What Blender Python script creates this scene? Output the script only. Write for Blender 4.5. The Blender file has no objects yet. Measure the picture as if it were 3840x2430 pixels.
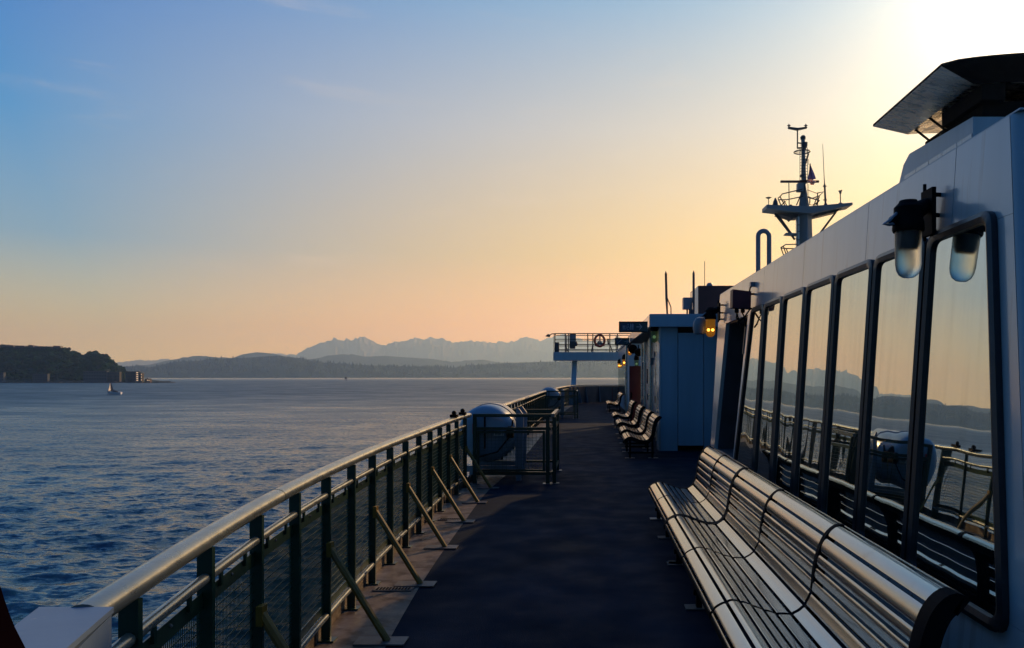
import bpy, math, random
import numpy as np
from mathutils import Vector, Matrix
random.seed(7); rng = np.random.default_rng(7)
R = math.radians
S = bpy.context.scene
COL = S.collection

# ------------------------------------------------------------------ camera
cam = bpy.data.cameras.new('camera'); camo = bpy.data.objects.new('camera', cam); COL.objects.link(camo)
camo.location = (0, 0, 1.7); camo.rotation_euler = (R(90), 0, 0)
cam.sensor_width = 36; cam.lens = 780/1024*36
cam.shift_x = -78/1024; cam.shift_y = 51.5/1024
cam.clip_start = 0.05; cam.clip_end = 60000
S.camera = camo
# ------------------------------------------------------------------ exposure
S.view_settings.view_transform = 'Standard'; S.view_settings.look = 'None'
S.view_settings.gamma = 1; S.view_settings.use_curve_mapping = False
S.view_settings.exposure = 0.0
S.cycles.use_denoising = True
S.cycles.volume_bounces = 0; S.cycles.max_bounces = 7; S.cycles.diffuse_bounces = 3
S.cycles.glossy_bounces = 4; S.cycles.transparent_max_bounces = 12
S.cycles.sample_clamp_indirect = 4
# ------------------------------------------------------------------ sun
SUNV = Vector((0.59, 1.0, 0.49)).normalized()
sun = bpy.data.lights.new('sun', 'SUN'); suno = bpy.data.objects.new('sun', sun); COL.objects.link(suno)
sun.energy = 3.2; sun.angle = R(0.5); sun.color = (1.0, 0.66, 0.34)
suno.rotation_euler = SUNV.to_track_quat('Z', 'Y').to_euler()
# ------------------------------------------------------------------ sky
W = bpy.data.worlds.new('World'); S.world = W; W.use_nodes = True
def s2l(c):
    return tuple(((v/255)/12.92 if v/255 <= 0.04045 else ((v/255+0.055)/1.055)**2.4) for v in c)
def make_world():
    nt = W.node_tree; N = nt.nodes; L = nt.links; N.clear()
    out = N.new('ShaderNodeOutputWorld')
    tc = N.new('ShaderNodeTexCoord')
    nrm = N.new('ShaderNodeVectorMath'); nrm.operation = 'NORMALIZE'; L.new(tc.outputs['Generated'], nrm.inputs[0])
    sep = N.new('ShaderNodeSeparateXYZ'); L.new(nrm.outputs[0], sep.inputs[0])
    dot = N.new('ShaderNodeVectorMath'); dot.operation = 'DOT_PRODUCT'; L.new(nrm.outputs[0], dot.inputs[0])
    dot.inputs[1].default_value = SUNV
    def ramp(stops):
        r = N.new('ShaderNodeValToRGB'); cr = r.color_ramp; cr.interpolation = 'EASE' if False else 'LINEAR'
        while len(cr.elements) < len(stops): cr.elements.new(0.5)
        for e, (p, c) in zip(cr.elements, stops): e.position = p; e.color = (*c, 1)
        return r
    # the sky away from the sun, the sky 60 degrees from it, the sky near it: colour by height above the horizon
    back = ramp([(0, s2l((76, 104, 124))), (.12, s2l((54, 98, 132))), (.3, s2l((32, 86, 134))), (.6, s2l((24, 78, 138))), (1, s2l((28, 84, 148)))])
    side = ramp([(0, (1.06, 1.0, .52)), (.06, (.73, .70, .41)), (.15, (.25, .45, .68)), (.27, (.085, .335, .73)), (.4, (.03, .21, .66)), (.6, (.02, .15, .52)), (1, (.03, .13, .47))])
    near = ramp([(0, (1.5, .70, .06)), (.06, (1.48, .635, .08)), (.15, (1.10, .68, .10)), (.3, (.72, .655, .57)), (.45, (.22, .46, .74)), (.7, (.05, .26, .60)), (1, (.04, .16, .52))])
    for r in (back, side, near): L.new(sep.outputs['Z'], r.inputs[0])
    def mr(a, b, src, smooth=True):
        m = N.new('ShaderNodeMapRange'); m.interpolation_type = 'SMOOTHSTEP' if smooth else 'LINEAR'
        m.inputs['From Min'].default_value = a; m.inputs['From Max'].default_value = b
        L.new(src, m.inputs['Value']); return m
    def mix(a, b, f, mode='MIX'):
        m = N.new('ShaderNodeMix'); m.data_type = 'RGBA'; m.blend_type = mode; m.clamp_result = False
        if hasattr(f, 'default_value') or hasattr(f, 'links'): L.new(f, m.inputs[0])
        else: m.inputs[0].default_value = f
        for s, i in ((a, 6), (b, 7)):
            if isinstance(s, tuple): m.inputs[i].default_value = (*s, 1)
            else: L.new(s, m.inputs[i])
        return m.outputs[2]
    f1 = mr(-0.75, 0.42, dot.outputs['Value']); f2 = mr(0.45, 0.95, dot.outputs['Value'], False)
    c = mix(back.outputs[0], side.outputs[0], f1.outputs[0]); c = mix(c, near.outputs[0], f2.outputs[0])
    for k, col in ((55, (.62, .52, .30)), (260, (1.3, 1.2, 1.0))):      # the glow round the sun
        cl = N.new('ShaderNodeMath'); cl.operation = 'MAXIMUM'; L.new(dot.outputs['Value'], cl.inputs[0]); cl.inputs[1].default_value = 0
        pw_ = N.new('ShaderNodeMath'); pw_.operation = 'POWER'; L.new(cl.outputs[0], pw_.inputs[0]); pw_.inputs[1].default_value = k
        c = mix(c, col, pw_.outputs[0], 'ADD')
    # thin wisps of cirrus
    mp = N.new('ShaderNodeMapping'); mp.inputs['Scale'].default_value = (1.6, 1.6, 11); mp.inputs['Rotation'].default_value = (0.05, 0.12, 0.3); L.new(nrm.outputs[0], mp.inputs[0])
    nz = N.new('ShaderNodeTexNoise'); nz.inputs['Scale'].default_value = 2.3; nz.inputs['Detail'].default_value = 6; nz.inputs['Roughness'].default_value = .6; nz.inputs['Distortion'].default_value = .4; L.new(mp.outputs[0], nz.inputs['Vector'])
    w = mr(0.56, 0.8, nz.outputs[0]); pw = N.new('ShaderNodeMath'); pw.operation = 'MULTIPLY'; pw.inputs[1].default_value = 0.24; L.new(w.outputs[0], pw.inputs[0])
    c = mix(c, (0.95, 0.78, 0.62), pw.outputs[0])
    bg = N.new('ShaderNodeBackground'); L.new(c, bg.inputs[0]); bg.inputs[1].default_value = 1.0
    sky = N.new('ShaderNodeTexSky'); sky.sky_type = 'NISHITA'; sky.sun_disc = False
    sky.sun_elevation = math.asin(SUNV.z); sky.sun_rotation = math.atan2(SUNV.x, SUNV.y)
    sky.dust_density = 3.0
    bg2 = N.new('ShaderNodeBackground'); L.new(sky.outputs[0], bg2.inputs[0]); bg2.inputs[1].default_value = 0.05
    mx = N.new('ShaderNodeMixShader'); mx.inputs[0].default_value = 0.12
    L.new(bg.outputs[0], mx.inputs[1]); L.new(bg2.outputs[0], mx.inputs[2]); L.new(mx.outputs[0], out.inputs[0])
make_world()

# ------------------------------------------------------------------ helpers
def F(x, y, Y):            # a sight line of the photograph (3840 wide) followed out to the distance Y
    return Vector(((x/3.75-590)/780*Y, Y, 1.7+(375.5-y/3.75)/780*Y))
class G:
    def __init__(s): s.v = []; s.f = []
    def add(s, vs, fs):
        o = len(s.v); s.v += [tuple(v) for v in vs]; s.f += [tuple(i+o for i in f) for f in fs]
    def box(s, x0, x1, y0, y1, z0, z1):
        s.hexa([(x0,y0,z0),(x1,y0,z0),(x1,y1,z0),(x0,y1,z0),(x0,y0,z1),(x1,y0,z1),(x1,y1,z1),(x0,y1,z1)])
    def hexa(s, p):
        s.add(p, [(3,2,1,0),(4,5,6,7),(0,1,5,4),(1,2,6,5),(2,3,7,6),(3,0,4,7)])
    def bar(s, a, b, w, h, up=(0,0,1)):       # rectangular bar from a to b, w across, h along up
        a = Vector(a); b = Vector(b); d = (b-a).normalized(); u = Vector(up)
        if abs(d.dot(u)) > .98: u = Vector((0,1,0))
        r = d.cross(u).normalized()*w/2; u = r.cross(d).normalized()*h/2
        s.hexa([a-r-u, a+r-u, b+r-u, b-r-u, a-r+u, a+r+u, b+r+u, b-r+u])
    def tube(s, pts, r, n=8, ry=None, closed=False, cap=True):
        P = [Vector(p) for p in pts]; m = len(P); o = len(s.v); prev = None
        rr = r if isinstance(r, (list, tuple)) else [r]*m
        for i, p in enumerate(P):
            if closed: d = P[(i+1) % m]-P[i-1]
            else: d = P[min(i+1, m-1)]-P[max(i-1, 0)]
            d = d.normalized()
            if prev is None: u = Vector((0,0,1)) if abs(d.z) < .95 else Vector((0,1,0))
            else: u = prev
            u = (u-d*u.dot(d)).normalized(); prev = u; w = d.cross(u)
            k = (ry or r) if not isinstance(r, (list, tuple)) else rr[i]
            for j in range(n):
                a = 2*math.pi*j/n
                s.v.append(tuple(p+w*math.cos(a)*rr[i]+u*math.sin(a)*k))
        for i in range(m if closed else m-1):
            for j in range(n):
                a = o+i*n+j; b = o+i*n+(j+1) % n; i2 = (i+1) % m
                s.f.append((a, b, o+i2*n+(j+1) % n, o+i2*n+j))
        if cap and not closed:
            s.f.append(tuple(o+j for j in range(n))[::-1]); s.f.append(tuple(o+(m-1)*n+j for j in range(n)))
    def prism(s, poly, vec):
        P = [Vector(p) for p in poly]; v = Vector(vec); n = len(P)
        s.add(P+[p+v for p in P], [tuple(range(n))[::-1], tuple(range(n, 2*n))]+[(i, (i+1) % n, n+(i+1) % n, n+i) for i in range(n)])
    def lathe(s, prof, c, n=16, axis='z'):
        c = Vector(c); o = len(s.v)
        for (r, h) in prof:
            for j in range(n):
                a = 2*math.pi*j/n; q = (r*math.cos(a), r*math.sin(a), h)
                if axis == 'y': q = (q[0], q[2], q[1])
                if axis == 'x': q = (q[2], q[0], q[1])
                s.v.append(tuple(c+Vector(q)))
        for i in range(len(prof)-1):
            for j in range(n):
                s.f.append((o+i*n+j, o+i*n+(j+1) % n, o+(i+1)*n+(j+1) % n, o+(i+1)*n+j))
        s.f.append(tuple(o+j for j in range(n))[::-1]); s.f.append(tuple(o+(len(prof)-1)*n+j for j in range(n)))
    def ball(s, c, r, n=10, m=6, sc=(1,1,1)):
        c = Vector(c); o = len(s.v)
        for i in range(m+1):
            t = math.pi*i/m
            for j in range(n):
                a = 2*math.pi*j/n
                s.v.append((c.x+r*sc[0]*math.sin(t)*math.cos(a), c.y+r*sc[1]*math.sin(t)*math.sin(a), c.z+r*sc[2]*math.cos(t)))
        for i in range(m):
            for j in range(n):
                s.f.append((o+i*n+j, o+(i+1)*n+j, o+(i+1)*n+(j+1) % n, o+i*n+(j+1) % n))
    def build(s, name, mat, parent=None, smooth=False, label=None):
        me = bpy.data.meshes.new(name)
        off = ORG.get(parent.name, Vector()) if parent else Vector()
        me.from_pydata([tuple(Vector(v)-off) for v in s.v], [], s.f)
        me.materials.append(mat); me.validate(); 
        import bmesh
        bm = bmesh.new(); bm.from_mesh(me); bmesh.ops.delete(bm, geom=[v for v in bm.verts if not v.link_faces], context='VERTS'); bmesh.ops.recalc_face_normals(bm, faces=bm.faces); bm.to_mesh(me); bm.free()
        if smooth:
            me.polygons.foreach_set('use_smooth', [True]*len(me.polygons))
            try: me.set_sharp_from_angle(angle=R(40))
            except Exception: pass
        o = bpy.data.objects.new(name, me); COL.objects.link(o)
        if parent: o.parent = parent; ORG[o.name] = off
        if label: o['label'] = label
        return o
ORG = {}
def thing(name, loc, label, cat, group=None):
    o = bpy.data.objects.new(name, None); COL.objects.link(o); o.location = loc; ORG[o.name] = Vector(loc)
    o['label'] = label; o['category'] = cat
    if group: o['group'] = group
    return o
def tag(o, label, cat, group=None):
    o['label'] = label; o['category'] = cat
    if group: o['group'] = group
    return o
def kind(o, k): o['kind'] = k; return o
def copy_tree(o, parent=None, loc=None, label=None):
    c = o.copy(); COL.objects.link(c); c.parent = parent
    if loc is not None: c.location = loc
    if label: c['label'] = label
    for ch in list(o.children): copy_tree(ch, c)
    return c

# ------------------------------------------------------------------ materials
def mat(name, base, rough=.5, metal=0., spec=.5, var=.0, vscale=3., vstretch=(1,1,1), bump=0., bscale=60., bstretch=(1,1,1), rvar=0., coat=0., dirt=None, dscale=2., dlo=.55, dhi=.75, coord='Object'):
    m = bpy.data.materials.new(name); m.use_nodes = True; nt = m.node_tree; N = nt.nodes; L = nt.links
    p = N['Principled BSDF']; p.inputs['Base Color'].default_value = (*base, 1)
    p.inputs['Roughness'].default_value = rough; p.inputs['Metallic'].default_value = metal
    p.inputs['Specular IOR Level'].default_value = spec; p.inputs['Coat Weight'].default_value = coat
    p.inputs['Coat Roughness'].default_value = .12
    geo = N.new('ShaderNodeNewGeometry')
    def noise(scale, stretch, detail=4):
        mp = N.new('ShaderNodeMapping'); mp.inputs['Scale'].default_value = stretch; L.new(geo.outputs['Position'], mp.inputs[0])
        n = N.new('ShaderNodeTexNoise'); n.inputs['Scale'].default_value = scale; n.inputs['Detail'].default_value = detail; L.new(mp.outputs[0], n.inputs['Vector']); return n
    cur = None
    if var:
        n = noise(vscale, vstretch); r = N.new('ShaderNodeValToRGB'); L.new(n.outputs[0], r.inputs[0])
        r.color_ramp.elements[0].position = .3; r.color_ramp.elements[1].position = .7
        r.color_ramp.elements[0].color = (*[b*(1-var) for b in base], 1); r.color_ramp.elements[1].color = (*[min(1, b*(1+var)) for b in base], 1)
        cur = r.outputs[0]
    if dirt:
        n = noise(dscale, vstretch, 7); mr = N.new('ShaderNodeMapRange'); mr.inputs['From Min'].default_value = dlo; mr.inputs['From Max'].default_value = dhi; L.new(n.outputs[0], mr.inputs[0])
        mx = N.new('ShaderNodeMix'); mx.data_type = 'RGBA'; L.new(mr.outputs[0], mx.inputs[0])
        if cur: L.new(cur, mx.inputs[6])
        else: mx.inputs[6].default_value = (*base, 1)
        mx.inputs[7].default_value = (*dirt, 1); cur = mx.outputs[2]
    if cur: L.new(cur, p.inputs['Base Color'])
    if rvar:
        n = noise(vscale*2.3, vstretch); mr = N.new('ShaderNodeMapRange'); mr.inputs['From Min'].default_value = .3; mr.inputs['From Max'].default_value = .7
        mr.inputs['To Min'].default_value = max(.02, rough-rvar); mr.inputs['To Max'].default_value = rough+rvar; L.new(n.outputs[0], mr.inputs[0]); L.new(mr.outputs[0], p.inputs['Roughness'])
    if bump:
        n = noise(bscale, bstretch); b = N.new('ShaderNodeBump'); b.inputs['Strength'].default_value = 1; b.inputs['Distance'].default_value = bump
        L.new(n.outputs[0], b.inputs['Height']); L.new(b.outputs[0], p.inputs['Normal'])
    return m
M = {}
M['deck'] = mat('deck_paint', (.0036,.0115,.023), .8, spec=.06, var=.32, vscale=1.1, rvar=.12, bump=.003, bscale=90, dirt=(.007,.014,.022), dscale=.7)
M['margin'] = mat('waterway_paint', (.13,.10,.075), .5, spec=.3, var=.35, vscale=4, dirt=(.05,.03,.02), dscale=6, dlo=.5, dhi=.62, rvar=.15, bump=.001, bscale=40)
M['plate'] = mat('plate_steel', (.085,.08,.075), .4, spec=.5, var=.25, vscale=14)
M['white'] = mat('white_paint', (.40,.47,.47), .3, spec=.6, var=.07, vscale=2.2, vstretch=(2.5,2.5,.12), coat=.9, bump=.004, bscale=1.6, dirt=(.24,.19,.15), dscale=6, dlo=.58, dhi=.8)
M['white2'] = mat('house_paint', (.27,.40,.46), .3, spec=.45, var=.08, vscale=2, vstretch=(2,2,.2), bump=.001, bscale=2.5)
M['green'] = mat('green_paint', (.007,.026,.014), .32, spec=.5, var=.25, vscale=7, bump=.0006, bscale=40)
M['cap'] = mat('handrail_varnish', (.11,.13,.115), .3, metal=.25, spec=.75, var=.2, vscale=9, vstretch=(1,.35,1), rvar=.1, coat=.5, bump=.0006, bscale=60, dirt=(.10,.11,.09), dscale=9, dlo=.58, dhi=.8)
M['wire'] = mat('wire_green', (.03,.06,.035), .3, spec=.8, metal=.3)
M['yellow'] = mat('yellow_paint', (.14,.078,.004), .45, var=.25, vscale=8, dirt=(.08,.05,.02), dscale=10, dlo=.58)
M['slat'] = mat('slat_aluminium', (.42,.43,.425), .17, metal=1, vscale=3, dirt=(.38,.36,.33), dscale=7, dlo=.62, dhi=.8)
M['black'] = mat('black_steel', (.004,.004,.005), .65, spec=.06, var=.3, vscale=9)
M['rubber'] = mat('frame_rubber', (.014,.015,.018), .35, spec=.5, var=.3, vscale=12, bump=.0008, bscale=50)
M['grey'] = mat('grey_paint', (.16,.19,.22), .4, var=.12, vscale=5)
M['mast'] = mat('mast_paint', (.17,.215,.235), .5, var=.1, vscale=1)
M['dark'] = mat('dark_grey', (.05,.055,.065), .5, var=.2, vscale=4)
M['red'] = mat('red_paint', (.075,.004,.007), .45, var=.2, vscale=3)
M['alarmred'] = mat('alarm_red', (.13,.012,.02), .5, var=.2, vscale=8)
M['darkred'] = mat('dark_red_paint', (.07,.02,.02), .5, var=.25, vscale=2)
M['maroon'] = mat('maroon_paint', (.005,.002,.003), .9, spec=.0, var=.2, vscale=6)
M['ring'] = mat('ring_orange', (.38,.05,.025), .5, var=.15, vscale=4)
M['stainless'] = mat('stainless', (.55,.52,.46), .28, metal=1, rvar=.12, vscale=2.5, vstretch=(.6,1.5,1), bump=.006, bscale=.9, dirt=(.36,.33,.28), dscale=1.6, dlo=.5, dhi=.8)
M['funnel'] = mat('funnel_black', (.008,.0075,.0075), .8, spec=.08, var=.3, vscale=3)
M['raft'] = mat('raft_fibreglass', (.17,.235,.285), .3, var=.08, vscale=3, coat=.2)
M['labelred'] = mat('label_red', (.45,.03,.03), .5)
M['labelwhite'] = mat('label_white', (.7,.7,.7), .5)
M['ink'] = mat('label_ink', (.10,.11,.13), .6)
M['signgreen'] = mat('sign_green', (.02,.055,.06), .4)
M['signblue'] = mat('sign_blue', (.02,.04,.08), .4)
M['signwhite'] = mat('sign_white', (.30,.34,.36), .5)
M['boxshaded'] = mat('box_shaded', (.13,.19,.26), .4, var=.05, vscale=8, bump=.0005, bscale=30, dirt=(.35,.33,.30), dscale=14, dlo=.66, dhi=.75)  # white box; its shade is put into this blue-grey base
M['foliage'] = mat('foliage', (.03,.068,.02), .85, spec=.05, var=.7, vscale=.06, dirt=(.016,.032,.016), dscale=.12, dlo=.4, dhi=.6)
M['conifer'] = mat('conifer', (.02,.034,.02), .9, spec=.1, var=.4, vscale=.01)
M['forest'] = mat('forest_ground', (.028,.042,.026), .95, spec=.05, var=.5, vscale=.01)
M['rock'] = mat('mountain_rock', (.24,.22,.20), .95, spec=.05, var=.12, vscale=.002)
M['shore'] = mat('shore_rock', (.07,.065,.06), .9, var=.4, vscale=.1)
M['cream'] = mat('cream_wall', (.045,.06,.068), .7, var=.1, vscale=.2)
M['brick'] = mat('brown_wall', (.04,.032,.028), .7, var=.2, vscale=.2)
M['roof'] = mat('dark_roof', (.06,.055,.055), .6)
M['winglass'] = mat('window_glass', (.03,.04,.05), .06, spec=.8)
M['sail'] = mat('sail_cloth', (.74,.70,.64), .7)
def translucent(m, c, f):
    nt = m.node_tree; t = nt.nodes.new('ShaderNodeBsdfTranslucent'); t.inputs[0].default_value = (*c, 1); x = nt.nodes.new('ShaderNodeMixShader'); x.inputs[0].default_value = f
    nt.links.new(nt.nodes['Principled BSDF'].outputs[0], x.inputs[1]); nt.links.new(t.outputs[0], x.inputs[2]); nt.links.new(x.outputs[0], nt.nodes['Material Output'].inputs[0])
translucent(M['sail'], (.95,.9,.82), .8)
M['sailshade'] = mat('sail_cover', (.02,.024,.05), .6)
M['flagblue'] = mat('flag_blue', (.045,.05,.16), .7)
M['flagred'] = mat('flag_red', (.42,.03,.035), .7)
M['flagwhite'] = mat('flag_white', (.72,.70,.68), .7)

for k_, c_ in (('flagblue',(.06,.07,.25)),('flagred',(.55,.04,.05)),('flagwhite',(.75,.72,.7))): translucent(M[k_], c_, .5)
def make_glass():
    m = bpy.data.materials.new('pane_glass'); m.use_nodes = True; nt = m.node_tree; N = nt.nodes; L = nt.links
    out = N['Material Output']; N.remove(N['Principled BSDF'])
    gl = N.new('ShaderNodeBsdfGlossy'); gl.inputs['Color'].default_value = (.76,.83,.80,1); gl.inputs['Roughness'].default_value = .012
    df = N.new('ShaderNodeBsdfPrincipled'); df.inputs['Base Color'].default_value = (.012,.02,.022,1); df.inputs['Roughness'].default_value = .1
    geo = N.new('ShaderNodeNewGeometry')
    def noise(scale, st, det):
        mp = N.new('ShaderNodeMapping'); mp.inputs['Scale'].default_value = st; L.new(geo.outputs['Position'], mp.inputs[0])
        n = N.new('ShaderNodeTexNoise'); n.inputs['Scale'].default_value = scale; n.inputs['Detail'].default_value = det; L.new(mp.outputs[0], n.inputs['Vector']); return n
    n1 = noise(1.9, (1, 1, .5), 1.0)
    b = N.new('ShaderNodeBump'); b.inputs['Distance'].default_value = .0042; b.inputs['Strength'].default_value = 1; L.new(n1.outputs[0], b.inputs['Height'])
    L.new(b.outputs[0], gl.inputs['Normal'])
    # grime streaks on the pane
    n2 = noise(4, (3, 3, .25), 6); mr = N.new('ShaderNodeMapRange'); mr.inputs['From Min'].default_value = .45; mr.inputs['From Max'].default_value = .85
    mr.inputs['To Min'].default_value = .84; mr.inputs['To Max'].default_value = .72; L.new(n2.outputs[0], mr.inputs[0])
    mx = N.new('ShaderNodeMixShader'); L.new(mr.outputs[0], mx.inputs[0]); L.new(df.outputs[0], mx.inputs[1]); L.new(gl.outputs[0], mx.inputs[2])
    L.new(mx.outputs[0], out.inputs[0]); return m
M['pane'] = make_glass()
def make_globe(name, tint, emit):
    m = bpy.data.materials.new(name); m.use_nodes = True; nt = m.node_tree; N = nt.nodes; L = nt.links
    out = N['Material Output']; p = N['Principled BSDF']
    p.inputs['Base Color'].default_value = (*tint, 1); p.inputs['Roughness'].default_value = .12; p.inputs['Specular IOR Level'].default_value = .6
    if emit: p.inputs['Emission Color'].default_value = (*emit[0], 1); p.inputs['Emission Strength'].default_value = emit[1]
    tr = N.new('ShaderNodeBsdfTransparent'); tr.inputs[0].default_value = (*[min(1, t*1.1+.1) for t in tint], 1)
    mx = N.new('ShaderNodeMixShader'); mx.inputs[0].default_value = .26
    L.new(tr.outputs[0], mx.inputs[1]); L.new(p.outputs[0], mx.inputs[2]); L.new(mx.outputs[0], out.inputs[0]); return m
def make_solid_glass():
    m = bpy.data.materials.new('lamp_glass'); m.use_nodes = True; p = m.node_tree.nodes['Principled BSDF']
    p.inputs['Base Color'].default_value = (.93,.86,.68,1); p.inputs['Roughness'].default_value = .42; p.inputs['IOR'].default_value = 1.35; p.inputs['Transmission Weight'].default_value = 1.0; return m
M['globe'] = make_solid_glass()
M['globe_amber'] = make_globe('lamp_glass_amber', (.5,.3,.08), ((1,.42,.03), .32))
M['globe_green'] = make_globe('lamp_glass_green', (.30,.36,.26), ((.35,.7,.3), .03))
def emit(name, col, st):
    m = bpy.data.materials.new(name); m.use_nodes = True; p = m.node_tree.nodes['Principled BSDF']
    p.inputs['Base Color'].default_value = (*col, 1); p.inputs['Emission Color'].default_value = (*col, 1); p.inputs['Emission Strength'].default_value = st; return m
M['bulb'] = emit('bulb_lit', (1,.62,.18), 9)
M['glintwarm'] = emit('window_glint', (1,.66,.36), .9)  # emission put on shore panes in place of sun glint
M['bulbgreen'] = emit('bulb_green', (.65,1,.6), .3)
M['frost'] = mat('lamp_diffuser', (.85,.80,.66), .35)
translucent(M['frost'], (.95,.9,.75), .7)

def make_water():
    m = bpy.data.materials.new('sea_water'); m.use_nodes = True; nt = m.node_tree; N = nt.nodes; L = nt.links
    p = N['Principled BSDF']; p.inputs['Base Color'].default_value = (.004,.038,.068,1); p.inputs['IOR'].default_value = 1.333
    geo = N.new('ShaderNodeNewGeometry')
    def noise(scale, st, det, dist=0, rot=0, rough=.5):
        mp = N.new('ShaderNodeMapping'); mp.inputs['Scale'].default_value = st; mp.inputs['Rotation'].default_value = (0,0,rot); L.new(geo.outputs['Position'], mp.inputs[0])
        n = N.new('ShaderNodeTexNoise'); n.inputs['Scale'].default_value = scale; n.inputs['Detail'].default_value = det; n.inputs['Distortion'].default_value = dist; n.inputs['Roughness'].default_value = rough
        L.new(mp.outputs[0], n.inputs['Vector']); return n
    def mul(a, k):
        x = N.new('ShaderNodeMath'); x.operation = 'MULTIPLY'; L.new(a, x.inputs[0])
        if isinstance(k, float): x.inputs[1].default_value = k
        else: L.new(k, x.inputs[1])
        return x.outputs[0]
    def add(a, b):
        x = N.new('ShaderNodeMath'); x.operation = 'ADD'; L.new(a, x.inputs[0]); L.new(b, x.inputs[1]); return x.outputs[0]
    def vm(op, a, b):
        x = N.new('ShaderNodeVectorMath'); x.operation = op; L.new(a, x.inputs[0])
        if isinstance(b, tuple): x.inputs[1].default_value = b
        else: L.new(b, x.inputs[1])
        return x.outputs[0]
    def slope(n, amp): return vm('MULTIPLY', vm('SUBTRACT', n.outputs[1], (.5,.5,.5)), (amp*.7, amp, 0))
    sl = [slope(noise(.9, (.5,1.25,1), 3, .6, -.12), .6), slope(noise(2.8, (.5,1.15,1), 3, .3, .1, .6), 2.0)]
    tot = vm('ADD', sl[0], sl[1])
    # gusts: rougher and calmer lanes
    g = noise(.011, (.4,1.1,1), 5, .8, .14); mr = N.new('ShaderNodeMapRange'); mr.inputs['From Min'].default_value = .36; mr.inputs['From Max'].default_value = .62
    mr.inputs['To Min'].default_value = .7; mr.inputs['To Max'].default_value = 1.12; L.new(g.outputs[0], mr.inputs[0])
    sc = N.new('ShaderNodeVectorMath'); sc.operation = 'SCALE'; L.new(tot, sc.inputs[0]); L.new(mr.outputs[0], sc.inputs['Scale'])
    nn = vm('NORMALIZE', vm('ADD', sc.outputs[0], geo.outputs['Normal']), (0,0,0)); L.new(nn, p.inputs['Normal'])
    ln = N.new('ShaderNodeVectorMath'); ln.operation = 'LENGTH'; L.new(geo.outputs['Position'], ln.inputs[0])
    rm = N.new('ShaderNodeMapRange'); rm.inputs['From Min'].default_value = 30; rm.inputs['From Max'].default_value = 450; rm.inputs['To Min'].default_value = .16; rm.inputs['To Max'].default_value = .50
    L.new(ln.outputs['Value'], rm.inputs['Value'])
    # sheltered water under the far shore lies calmer
    fs = N.new('ShaderNodeMapRange'); fs.inputs['From Min'].default_value = 1500; fs.inputs['From Max'].default_value = 3600; fs.inputs['To Min'].default_value = 1; fs.inputs['To Max'].default_value = .12
    L.new(ln.outputs['Value'], fs.inputs['Value']); mr2 = N.new('ShaderNodeMapRange'); mr2.inputs['From Min'].default_value = .3; mr2.inputs['From Max'].default_value = .7; mr2.inputs['To Min'].default_value = .62; mr2.inputs['To Max'].default_value = 1.25
    g2 = noise(.075, (.5,1.1,1), 6, .4, .1, .65); L.new(g2.outputs[0], mr2.inputs['Value']); L.new(mul(mul(rm.outputs[0], fs.outputs[0]), mr2.outputs[0]), p.inputs['Roughness']); fd = N.new('ShaderNodeMapRange'); fd.inputs['From Min'].default_value = 60; fd.inputs['From Max'].default_value = 500; fd.inputs['To Min'].default_value = 1; fd.inputs['To Max'].default_value = .3
    L.new(ln.outputs['Value'], fd.inputs['Value']); L.new(mul(mul(mul(mr.outputs[0], mr2.outputs[0]), fs.outputs[0]), fd.outputs[0]), sc.inputs['Scale'])
    return m
M['water'] = make_water()
def make_haze():
    m = bpy.data.materials.new('haze_air'); m.use_nodes = True; nt = m.node_tree; N = nt.nodes; L = nt.links
    N.remove(N['Principled BSDF']); v = N.new('ShaderNodeVolumePrincipled')
    v.inputs['Color'].default_value = (.38,.62,1.0,1); v.inputs['Absorption Color'].default_value = (1,1,1,1); v.inputs['Density'].default_value = HAZE; v.inputs['Anisotropy'].default_value = .55
    L.new(v.outputs[0], N['Material Output'].inputs['Volume']); return m
HAZE = 0.00012

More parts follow.
